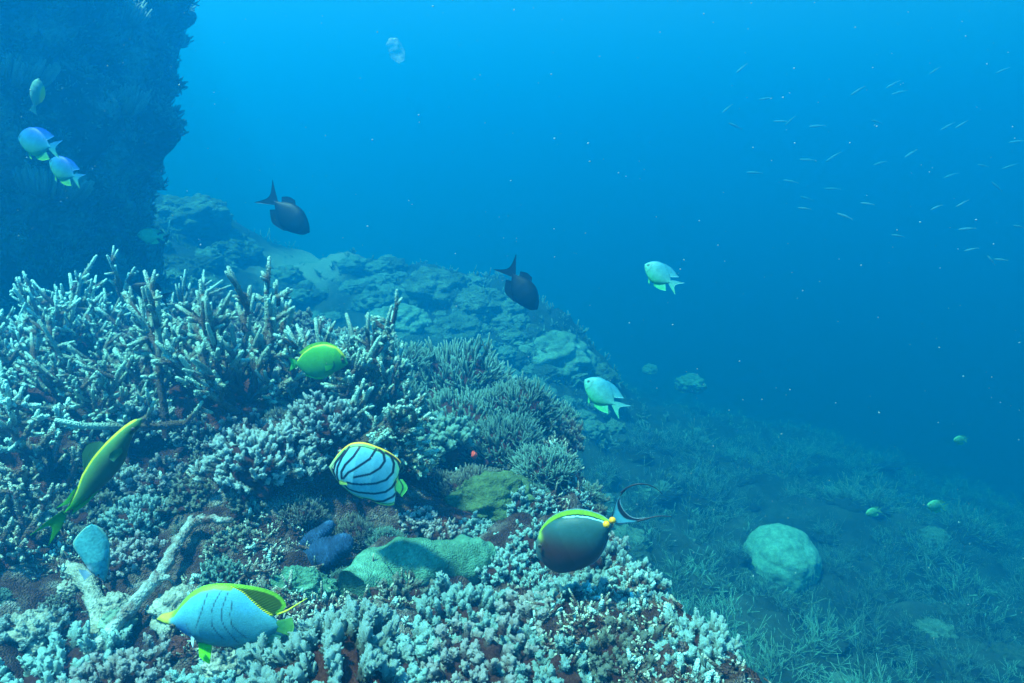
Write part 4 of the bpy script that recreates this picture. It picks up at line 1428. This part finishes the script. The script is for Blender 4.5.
def col_utail(P, w_):
    c = np.tile(np.array([0.08, 0.36, 0.46]), (len(P), 1))
    t = sstep(w_, 0.62, 0.70)
    c = c * (1 - t[:, None]) + np.array([0.012, 0.02, 0.035]) * t[:, None]
    t = sstep(w_, 0.95, 1.0)
    c = c * (1 - t[:, None]) + np.array([0.4, 0.65, 0.75]) * t[:, None]
    e1 = sstep(-np.minimum(dist_poly(P, tl(cp((577, 250), (596, 185), (622, 122), (680, 77)))), dist_poly(P, tl(cp((598, 297), (700, 293), (790, 262))))), -1.3, -0.5)
    return c * (1 - e1[:, None]) + np.array([0.02, 0.03, 0.05]) * e1[:, None]


tb = np.array(cp((588, 274))[0])
tl = lambda pts: [tuple(tb + 1.06 * (np.array(p_) - tb)) for p_ in pts]
f.fin("tail_fin", [cp((577, 250), (582, 275), (598, 297)), tl(cp((612, 150), (606, 210), (625, 258), (690, 292))),
                   tl(cp((686, 76), (641, 112), (631, 160), (650, 218), (692, 260), (785, 264)))], col_utail, n=60, m=34, label="lyre-shaped pale blue tail with a dark band")
for ln in (cp((640, 108), (668, 84), (700, 68), (750, 58), (800, 68), (840, 92), (868, 124)), cp((720, 284), (760, 274), (800, 263), (850, 256), (910, 262))):
    f.filament("tail_streamer", tl(ln), 1.0, 0.3, (0.012, 0.02, 0.035))
f.ball("tail_spine", cp((541, 295))[0], 3.7, -0.005, 'orange', 0.9)
f.ball("tail_spine", cp((580, 271))[0], 3.4, -0.003, 'orange', 0.9)
f.eyes(cp((132, 405))[0], 2.3, 0.018)

# --- 3. yellow-finned butterflyfish
cp = crop(150, 570, 6.4)
head, tail = cp((34, 325))[0], cp((835, 352))[0]
ytop = cp((60, 300), (110, 288), (160, 262), (215, 196), (280, 132), (350, 92), (440, 72), (540, 80), (610, 112), (665, 168), (725, 225), (790, 275))
ybot = cp((60, 342), (110, 352), (155, 362), (190, 385), (235, 428), (300, 472), (370, 494), (460, 512), (570, 508), (680, 490), (760, 440), (800, 400))
ylines = [cp((405, 110), (385, 190), (360, 260), (340, 312)), cp((488, 95), (455, 160), (438, 220), (438, 300), (465, 360), (500, 415)), cp((530, 108), (505, 190), (498, 260), (515, 315), (545, 380), (575, 445)), cp((565, 150), (553, 230), (556, 300), (590, 355), (632, 412))]
ytopl = cp((34, 318), (110, 285), (165, 258), (215, 194), (280, 130), (350, 88), (440, 68), (540, 78))


def col_yb(P):
    c = colmix((0.08, 0.35, 0.42), (0.07, 0.27, 0.30), sstep(P[:, 1], 600, 645))
    br = np.exp(-((P[:, 0] - 252) / 9) ** 2 - ((P[:, 1] - 598) / 9) ** 2)
    c = c * (1 - 0.6 * br[:, None]) + np.array([0.10, 0.48, 0.78]) * 0.6 * br[:, None]
    fb = np.exp(-((P[:, 0] - 186) / 9) ** 2 - ((P[:, 1] - 628) / 14) ** 2)
    c = c * (1 - 0.75 * fb[:, None]) + np.array([0.04, 0.18, 0.48]) * 0.75 * fb[:, None]
    t = sstep(-dist_poly(P, ytopl), -4.2, -2.2)
    c = c * (1 - t[:, None]) + np.array([0.17, 0.46, 0.03]) * t[:, None]
    sn = sstep(-P[:, 0], -177, -169)
    c = c * (1 - sn[:, None]) + np.array([0.42, 0.48, 0.05]) * sn[:, None]
    for ln in ylines:
        t = sstep(-dist_poly(P, ln), -0.75, -0.25) * 0.9
        c = c * (1 - t[:, None]) + np.array([0.03, 0.06, 0.09]) * t[:, None]
    t = sstep(-dist_poly(P, cp((275, 295), (285, 345), (290, 375))), -0.7, -0.1) * 0.7
    c = c * (1 - t[:, None]) + np.array([0.05, 0.09, 0.14]) * t[:, None]
    return c


f = Fish("butterflyfish", (222, 615), 0.80, "pale blue butterflyfish with bright yellow-green back fin and thin dark side lines", yaw=R(-3))
f.body(head, tail, ytop, ybot, 17, col_yb, 150, 80, [0.1, 0.42, 0.8, 1.0, 0.75, 0.3, 0.1], 1.15)
rim_y = cp((440, 66), (540, 66), (620, 72), (700, 84), (760, 98), (820, 122), (865, 160), (882, 205), (862, 240), (835, 262))


def col_ydors(P, w_):
    c = np.tile(np.array([0.07, 0.12, 0.008]), (len(P), 1))
    t = sstep(-dist_poly(P, rim_y), -3.8, -2.6)
    c = c * (1 - t[:, None]) + np.array([0.24, 0.56, 0.03]) * t[:, None]
    t = sstep(-dist_poly(P, cp((540, 84), (610, 114), (665, 170), (725, 228), (790, 272))), -1.8, -0.8)
    return c * (1 - t[:, None]) + np.array([0.75, 0.6, 0.03]) * t[:, None]


f.fin("dorsal_fin", [cp((430, 80), (540, 90), (605, 118), (660, 175), (720, 232), (790, 282)), rim_y], col_ydors, n=80, m=30, label="tall olive back fin with bright yellow rim")
f.filament("fin_streamer", cp((820, 270), (880, 246), (950, 200), (1022, 152)), 1.2, 0.3, (0.7, 0.68, 0.04))
f.fin("pelvic_fin", [cp((305, 468), (345, 472), (390, 482)), cp((322, 540), (352, 572), (386, 594))], lambda P, w_: np.tile(np.array([0.14, 0.66, 0.02]), (len(P), 1)), y0=-0.004, y1=-0.012, label="bright yellow-green pelvic fin")
f.fin("anal_fin", [cp((520, 505), (620, 500), (720, 455), (790, 400)), cp((560, 540), (690, 548), (790, 500), (840, 420))], lambda P, w_: np.tile(np.array([0.14, 0.42, 0.3]), (len(P), 1)))
f.fin("tail_fin", [cp((815, 320), (820, 350), (812, 385)), cp((915, 290), (925, 350), (900, 430))], lambda P, w_: np.tile(np.array([0.16, 0.45, 0.10]), (len(P), 1)))
f.fin("pectoral_fin", [cp((300, 375), (300, 430)), cp((335, 370), (320, 440))], lambda P, w_: np.tile(np.array([0.42, 0.62, 0.68]), (len(P), 1)), y0=-0.0175, y1=-0.022, th=0.0015)
f.eyes(cp((178, 321))[0], 2.7, 0.0150)

# --- 4. bright green fish in front of the staghorn
cp = crop(256, 228, 2.996)
head, tail = cp((277, 406))[0], cp((112, 408))[0]
gtop = cp((268, 382), (246, 356), (210, 346), (172, 354), (142, 374), (124, 396))
gbot = cp((258, 420), (232, 434), (190, 449), (152, 442), (126, 420))


def col_green(P):
    c = colmix((0.07, 0.34, 0.03), (0.04, 0.26, 0.05), sstep(P[:, 1], 348, 375))
    t = sstep(-dist_poly(P, gtop), -1.3, -0.5)
    c = c * (1 - t[:, None]) + np.array([0.5, 0.5, 0.03]) * t[:, None]
    t = sstep(-dist_poly(P, cp((238, 395), (240, 410), (232, 422))), -0.9, -0.3)
    c = c * (1 - t[:, None]) + np.array([0.02, 0.1, 0.02]) * t[:, None]
    t = sstep(-dist_poly(P, cp((262, 383), (266, 400))), -2.2, -1.0) * 0.85
    return c * (1 - t[:, None]) + np.array([0.03, 0.04, 0.02]) * t[:, None]


f = Fish("rabbitfish", (318, 361), 1.72, "bright green oval fish facing right before the staghorn coral", yaw=R(-3))
f.body(head, tail, gtop, gbot, 6, col_green, 90, 36)
grn = lambda P, w_: np.tile(np.array([0.08, 0.45, 0.03]), (len(P), 1))
f.fin("tail_fin", [cp((120, 396), (116, 408), (121, 419)), cp((98, 388), (103, 406), (96, 430))], grn)
f.fin("dorsal_fin", [cp((246, 358), (210, 349), (172, 357), (140, 378)), cp((248, 352), (208, 339), (166, 347), (128, 374))], lambda P, w_: np.tile(np.array([0.16, 0.40, 0.02]), (len(P), 1)), label="olive dorsal fin along the back")
f.fin("anal_fin", [cp((230, 433), (190, 447), (150, 440)), cp((228, 438), (188, 455), (142, 444))], grn, m=8)
f.fin("pectoral_fin", [cp((236, 405), (232, 418)), cp((212, 408), (214, 424))], grn, y0=-0.013, y1=-0.017, th=0.0015)
f.eyes(cp((263, 392))[0], 1.5, 0.0085)

# --- 5. long green fish at the left
cp = crop(20, 410, 4.877)
head, tail = cp((596, 48))[0], cp((215, 498))[0]
ltop = cp((565, 50), (525, 72), (478, 110), (420, 165), (362, 232), (312, 310), (280, 385), (246, 446))
lbot = cp((585, 85), (548, 130), (528, 180), (498, 262), (440, 335), (380, 392), (312, 442), (262, 478))


def col_long(P):
    dt = dist_poly(P, ltop)
    c = colmix((0.08, 0.21, 0.06), (0.05, 0.10, 0.055), sstep(dt, 3, 16))
    t = sstep(-dt, -2.2, -0.9)
    c = c * (1 - t[:, None]) + np.array([0.55, 0.55, 0.02]) * t[:, None]
    tl = sstep(P[:, 1], 492, 508)
    c = c * (1 - tl[:, None]) + np.array([0.05, 0.30, 0.02]) * tl[:, None]
    t = sstep(-dist_poly(P, cp((575, 85), (545, 112))), -2.2, -0.8)
    return c * (1 - t[:, None]) + np.array([0.02, 0.05, 0.02]) * t[:, None]


f = Fish("rabbitfish", (92, 478), 0.98, "long slender green fish swimming up to the right at the left edge", yaw=R(14))
f.body(head, tail, ltop, lbot, 7.5, col_long, 110, 36)
lg = lambda P, w_: np.tile(np.array([0.05, 0.30, 0.02]), (len(P), 1))
f.fin("tail_fin", [cp((208, 486), (216, 498), (226, 510)), cp((140, 532), (172, 536), (196, 575)), cp((58, 598), (150, 560), (128, 664))], lg, n=50, label="forked bright green tail fin")
f.fin("dorsal_fin", [cp((286, 366), (262, 415), (238, 455)), cp((262, 390), (222, 440), (180, 472))], lg)
f.fin("dorsal_fin", [cp((425, 160), (365, 228), (318, 298)), cp((408, 148), (350, 158), (322, 200))], lambda P, w_: np.tile(np.array([0.04, 0.13, 0.06]), (len(P), 1)), label="dull raised front of the dorsal fin")
f.fin("anal_fin", [cp((375, 394), (312, 442), (258, 480)), cp((372, 404), (308, 468), (244, 512))], lg, m=8)
f.fin("pectoral_fin", [cp((505, 178), (507, 190), (505, 202)), cp((470, 182), (470, 205), (480, 226)), cp((455, 196), (450, 220), (468, 238))], lambda P, w_: np.tile(np.array([0.05, 0.16, 0.06]), (len(P), 1)), y0=-0.0105, y1=-0.0150, th=0.0015)
f.eyes(cp((556, 92))[0], 2.1, 0.0065)

# --- 6. pale fish nose down at the left
cp = crop(0, 456, 3.008)
head, tail = cp((303, 388))[0], cp((286, 199))[0]
pl = cp((270, 352), (248, 305), (232, 252), (250, 225), (268, 208))
pr = cp((316, 345), (325, 290), (320, 238), (302, 208))


def col_pale(P):
    c = np.tile(np.array([0.08, 0.36, 0.38]), (len(P), 1))
    sp = vnoise(np.stack([P[:, 0] * 0.7, P[:, 1] * 0.7, 0 * P[:, 0]], 1), 4)
    c = c * (1 + 0.35 * sp[:, None] * (np.abs(sp[:, None]) > 0.3))
    e_ = sstep(-np.minimum(dist_poly(P, pl), dist_poly(P, pr)), -1.1, -0.4)
    c = c * (1 - e_[:, None]) + np.array([0.2, 0.42, 0.34]) * e_[:, None]
    wsp = np.exp(-((P[:, 0] - 88) / 3) ** 2 - ((P[:, 1] - 568) / 4) ** 2)
    return c * (1 - wsp[:, None]) + np.array([0.85, 0.9, 0.92]) * wsp[:, None]


f = Fish("butterflyfish", (93, 553), 0.93, "small pale speckled fish tipped nose-down under the long green fish", yaw=R(15))
f.body(head, tail, [(x_, y_) for x_, y_ in pr], [(x_, y_) for x_, y_ in pl], 6, col_pale, 80, 40, [0.2, 0.6, 0.9, 1.0, 0.6, 0.25, 0.1], 1.2)
f.fin("pectoral_fin", [cp((262, 335), (275, 350)), cp((245, 325), (258, 362))], lambda P, w_: np.tile(np.array([0.75, 0.85, 0.85]), (len(P), 1)), y0=-0.008, y1=-0.012, th=0.001)
f.eyes(cp((291, 358))[0], 1.4, 0.0052)


# --- generic small fish as one mesh (body and fins together)
def small_fish(name, kind):
    """unit length, head at -X; every colour in the mesh"""
    Fz = Fish(name, (0, 0), 731.0, None)       # k = 1: traced units are local units
    if kind in ('damsel', 'damsel_blue', 'damsel_dim'):
        top_c, mid_c, bot_c = {'damsel': ((0.03, 0.22, 0.32), (0.09, 0.37, 0.33), (0.06, 0.50, 0.19)),
                               'damsel_blue': ((0.008, 0.07, 0.42), (0.02, 0.19, 0.28), (0.09, 0.38, 0.04)),
                               'damsel_dim': ((0.08, 0.34, 0.20), (0.14, 0.46, 0.24), (0.2, 0.55, 0.18))}[kind]

        def col(P, w_=None):
            t = np.clip(P[:, 1] / 0.3, -1, 1)
            c = np.where(t[:, None] < 0, colmix(mid_c, top_c, np.clip(-t, 0, 1)), colmix(mid_c, bot_c, np.clip(t, 0, 1)))
            lat = vnoise(np.stack([P[:, 0] * 26, P[:, 1] * 26, 0 * P[:, 0]], 1), 3)
            c = c * (1 + 0.18 * lat[:, None])
            g_ = sstep(-dist_poly(P, [(-.34, -.12), (-.30, 0.02), (-.33, .14)]), -0.02, -0.008) * 0.6
            c = c * (1 - g_[:, None]) + np.array([0.04, 0.1, 0.1]) * g_[:, None]
            ep = sstep(-np.hypot(P[:, 0] + 0.41, P[:, 1] + 0.035), -0.035, -0.022)
            return c * (1 - ep[:, None]) + np.array([0.01, 0.01, 0.01]) * ep[:, None]
        body = ((-.5, 0), (.36, 0), [(-.47, -.07), (-.40, -.16), (-.24, -.27), (-.05, -.29), (.12, -.22), (.26, -.10)], [(-.47, .06), (-.40, .13), (-.24, .23), (-.05, .28), (.12, .22), (.26, .10)], 0.10)
        fins = [([[(.31, -.05), (.29, 0), (.31, .05)], [(.45, -.13), (.42, 0), (.45, .12)], [(.66, -.21), (.49, .0), (.64, .19)]], 0.012),
                ([[(-.15, -.26), (.05, -.25), (.25, -.11)], [(-.10, -.32), (.14, -.33), (.44, -.24)]], 0.010),
                ([[(-.02, .26), (.12, .21), (.25, .10)], [(.03, .32), (.18, .32), (.38, .25)]], 0.010),
                ([[(-.22, .22), (-.16, .24)], [(-.14, .34), (-.08, .36)]], 0.010)]
    elif kind == 'dark':
        def col(P, w_=None):
            c = np.tile(np.array([0.002, 0.005, 0.007]), (len(P), 1))
            return c * (1 + 0.5 * np.clip(vnoise(np.stack([P[:, 0] * 9, P[:, 1] * 9, 0 * P[:, 0]], 1), 3), -1, 1)[:, None])
        body = ((-.5, 0.02), (.34, 0), [(-.46, -.07), (-.34, -.16), (-.15, -.24), (.05, -.22), (.22, -.10)], [(-.46, .07), (-.34, .16), (-.15, .23), (.05, .20), (.22, .08)], 0.11)
        fins = [([[(.29, -.05), (.27, 0), (.29, .05)], [(.42, -.14), (.40, 0), (.42, .14)], [(.60, -.27), (.46, .0), (.60, .27)]], 0.014),
                ([[(-.22, -.21), (.02, -.21), (.22, -.09)], [(-.12, -.28), (.12, -.31), (.30, -.17)]], 0.012),
                ([[(-.02, .20), (.10, .16), (.22, .08)], [(.06, .27), (.18, .24), (.28, .15)]], 0.012)]
    elif kind == 'sprat':
        def col(P, w_=None):
            return colmix((0.08, 0.25, 0.32), (0.24, 0.46, 0.52), sstep(P[:, 1], -0.03, 0.03))
        body = ((-.5, 0), (.42, 0), [(-.42, -.04), (-.2, -.068), (.1, -.06), (.3, -.03)], [(-.42, .04), (-.2, .075), (.1, .06), (.3, .03)], 0.045)
        fins = [([[(.38, -.02), (.38, 0), (.38, .02)], [(.53, -.08), (.45, 0), (.53, .08)]], 0.006),
                ([[(-.05, -.06), (.1, -.055)], [(.02, -.11), (.12, -.08)]], 0.005)]
    elif kind == 'oblique':
        def col(P, w_=None):
            c = np.tile(np.array([0.12, 0.30, 0.22]), (len(P), 1))
            e_ = sstep(np.abs(P[:, 1]), 0.13, 0.2)
            return c * (1 - e_[:, None]) + np.array([0.55, 0.65, 0.04]) * e_[:, None]
        body = ((-.5, 0), (.36, 0), [(-.4, -.13), (-.15, -.24), (.1, -.2), (.26, -.08)], [(-.4, .1), (-.15, .17), (.1, .15), (.26, .06)], 0.12)
        fins = [([[(.32, -.04), (.32, .04)], [(.55, -.10), (.52, .12)]], 0.012)]
    hd, tl, tp_, bt_, W_ = body
    Fz.body(hd, tl, tp_, bt_, W_, lambda P: col(P), 48, 16)
    parts = []
    me0 = Fz.root.data
    for rows, th_ in fins:
        if len(rows[0]) == 2:
            rows = [[r_[0], ((r_[0][0] + r_[1][0]) / 2, (r_[0][1] + r_[1][1]) / 2), r_[1]] for r_ in rows]
        o_ = Fz.fin("fin", rows, lambda P, w_: col(P), th=th_, n=20, m=10, thick1=0.003)
        parts.append(o_)
    vs_, qs_, cs_, n0 = [], [], [], 0
    lists = []
    for o_ in [Fz.root] + parts:
        me = o_.data
        v_ = np.empty(len(me.vertices) * 3, np.float32)
        me.vertices.foreach_get("co", v_)
        c_ = np.empty(len(me.vertices) * 4, np.float32)
        me.attributes["col"].data.foreach_get("color", c_)
        ql, tl_ = [], []
        for p_ in me.polygons:
            vi = [x_ + n0 for x_ in p_.vertices]
            (ql if len(vi) == 4 else tl_).append(vi)
        lists.append((ql, tl_))
        vs_.append(v_.reshape(-1, 3))
        cs_.append(c_.reshape(-1, 4))
        n0 += len(me.vertices)
    Q = [q for l in lists for q in l[0]]
    T_ = [t for l in lists for t in l[1]]
    me = make_mesh(name, np.concatenate(vs_), np.array(Q), np.array(T_) if T_ else None, {"col": np.concatenate(cs_)})
    me.materials.append(M['silver'] if kind == 'sprat' else M['fish'])
    for o_ in parts + [Fz.root]:
        bpy.data.objects.remove(o_)
    return me


SM = {k: small_fish({'damsel': 'damselfish', 'damsel_blue': 'damselfish', 'damsel_dim': 'damselfish', 'dark': 'dark_fish', 'sprat': 'slender_fish', 'oblique': 'butterflyfish'}[k], k) for k in ('damsel', 'damsel_blue', 'damsel_dim', 'dark', 'sprat', 'oblique')}


def put(kind, px, py, L_px, d, ang, label, name, flip=False, yaw=0.2, group=None, cat="fish"):
    """ang: tail direction below (+) or above (-) the horizontal in degrees, head to the left (flip: head to the right)"""
    s_ = L_px / FPX * d / math.cos(yaw)
    o = obj(name, SM[kind], None, None, at(px, py, d), (0, 0, 0), (s_, s_, s_))
    m_ = Matrix.Rotation(yaw, 4, 'Z')
    if flip:
        m_ = Matrix.Rotation(math.pi + yaw, 4, 'Z')
        m_ = Matrix.Rotation(R(-ang), 4, 'Y') @ m_
    else:
        m_ = Matrix.Rotation(R(ang), 4, 'Y') @ m_
    o.rotation_euler = m_.to_euler()
    return tag(o, label, cat, group)


put('damsel', 602, 394, 42, 1.9, 37, "pale green-white damselfish nearest the reef, nose up to the left", "damselfish", yaw=-0.35)
put('damsel', 660, 275, 35, 2.2, 35, "pale turquoise damselfish alone in open water above the other", "damselfish", yaw=-0.35)
put('damsel_blue', 37, 143, 46, 1.9, 14, "larger blue-backed damselfish with lime belly before the rock wall", "damselfish", yaw=-0.3)
put('damsel_blue', 64, 170, 38, 2.0, 28, "smaller blue-backed damselfish just below and right of its mate", "damselfish", yaw=-0.3)
put('damsel_dim', 150, 236, 24, 3.0, 5, "small dim teal damselfish above the staghorn coral", "damselfish", yaw=0.1)
put('damsel_dim', 873, 512, 16, 3.0, -8, "faint pale damselfish low over the slope, right of the round coral", "damselfish")
put('damsel_dim', 936, 506, 21, 3.0, 12, "greenish damselfish over the slope near the right edge", "damselfish")
put('damsel_dim', 960, 440, 15, 3.8, 5, "very faint damselfish high over the slope at the right", "damselfish")
put('dark', 288, 214, 56, 3.0, 222, "black fish diving to the right, nearer the rock wall", "dark_fish", yaw=0.15)
put('dark', 522, 288, 52, 2.9, 236, "black fish diving to the right above the hazy middle reef", "dark_fish", yaw=0.15)
put('dark', 150, 292, 34, 1.9, 25, "dark fish half hidden behind the staghorn coral", "dark_fish")
put('oblique', 36, 95, 34, 2.0, 118, "small yellow-rimmed fish seen edge-on in front of the rock wall", "butterflyfish", yaw=0.3)

# school of slender silver fish in the open water, upper right
SCH = [(130, 25, -40), (730, 32, -35), (940, 32, -25), (490, 95, -35), (620, 100, -15), (85, 150, -40), (205, 120, -10), (280, 188, -45), (250, 190, 0), (365, 205, -5), (770, 205, -30), (812, 200, -35), (985, 253, -8), (335, 310, 3), (415, 300, -35), (560, 320, -15), (655, 290, -30),
       (880, 328, 10), (962, 330, -22), (780, 358, -20), (170, 350, 2), (283, 377, 10), (412, 400, 2), (922, 393, 35), (333, 430, 14), (325, 461, 6), (520, 446, 8), (735, 457, -22), (815, 445, -32), (450, 485, 20), (615, 546, 8), (830, 524, -5), (990, 517, 10), (843, 588, -15), (905, 622, 45), (935, 620, 5), (550, 192, 12), (600, 75, -30), (110, 205, 20)]
for (a_, b_, an) in SCH:
    bright = b_ > 430
    put('sprat', 700 + a_ / 3.105, 60 + b_ / 3.105, random.uniform(13, 18), random.uniform(4.0, 5.0) if bright else random.uniform(5.5, 7.5), an + 180 * 0, "tiny slender silver fish of the loose school in open blue water", "slender_fish", group="slender silver fish schooling in open water", yaw=random.uniform(-.3, .3))

# drifting pale jelly, upper middle
g = Geo()


def dsp(D):
    return 1 + 0.12 * fbm(D * 3, 3, 2)


p = at(396, 50, 2.6)
Pb, qb, tb = blob_mesh("comb_jelly", 0.028, 0.028, 0.042, 40, 30, dsp, -0.97)
jm, jn, jb = _mat("jelly_skin")
jb.inputs["Base Color"].default_value = (0.55, 0.7, 0.75, 1)
jb.inputs["Alpha"].default_value = 0.10
jb.inputs["Roughness"].default_value = 0.3
o = obj("comb_jelly", make_mesh("comb_jelly", Pb, qb, tb), jm, None, p, (0.2, -0.4, 0))
tag(o, "faint pale jelly blob drifting in the blue water near the top", "jelly")

# tiny drifting particles in the water
n_ = 1300
g = Geo()
oct_v = np.array([[1, 0, 0], [-1, 0, 0], [0, 1, 0], [0, -1, 0], [0, 0, 1.6], [0, 0, -1.6]], float)
oct_t = np.array([[0, 2, 4], [2, 1, 4], [1, 3, 4], [3, 0, 4], [2, 0, 5], [1, 2, 5], [3, 1, 5], [0, 3, 5]])
r3 = np.random.default_rng(3)
for i in range(n_):
    dd = r3.uniform(0.7, 3.5)
    p = np.array([r3.uniform(-0.8, 0.8) * dd, dd * math.cos(PITCH), r3.uniform(-0.55, 0.5) * dd - dd * math.sin(PITCH)])
    if p[2] < H(np.array([p[0]]), np.array([p[1]]))[0] + 0.03:
        continue
    s_ = (0.22 + 0.6 * r3.uniform() ** 4) * dd / FPX
    rot = np.array(Euler((r3.uniform(0, 6), r3.uniform(0, 6), 0)).to_matrix())
    g.add((oct_v * s_) @ rot.T + p, None, oct_t)
o = obj("drifting_particles", g.mesh("drifting_particles"), M['snow'])
tag(o, "tiny pale particles drifting in the water", "particles", kind="stuff")

# small red growths between the fingers
for (px, py, r_, lab) in ((401, 657, 2.6, "tiny red growth between the fingers of the bottom coral carpet"), (333, 617, 2.4, "tiny red growth near the green soft coral's left foot"), (474, 455, 2.8, "tiny pink growth among the twiggy corals left of the overhanging bush")):
    p, d_ = hit(px, py)
    d_ *= 0.90
    r0 = r_ / FPX * d_
    lump("red_growth", r0, r0, r0 * 1.3, folded(int(px), 0.3), 'red', at(px, py, d_), (0, 0, 0), lab, "sponge", 24, 14, -0.9)
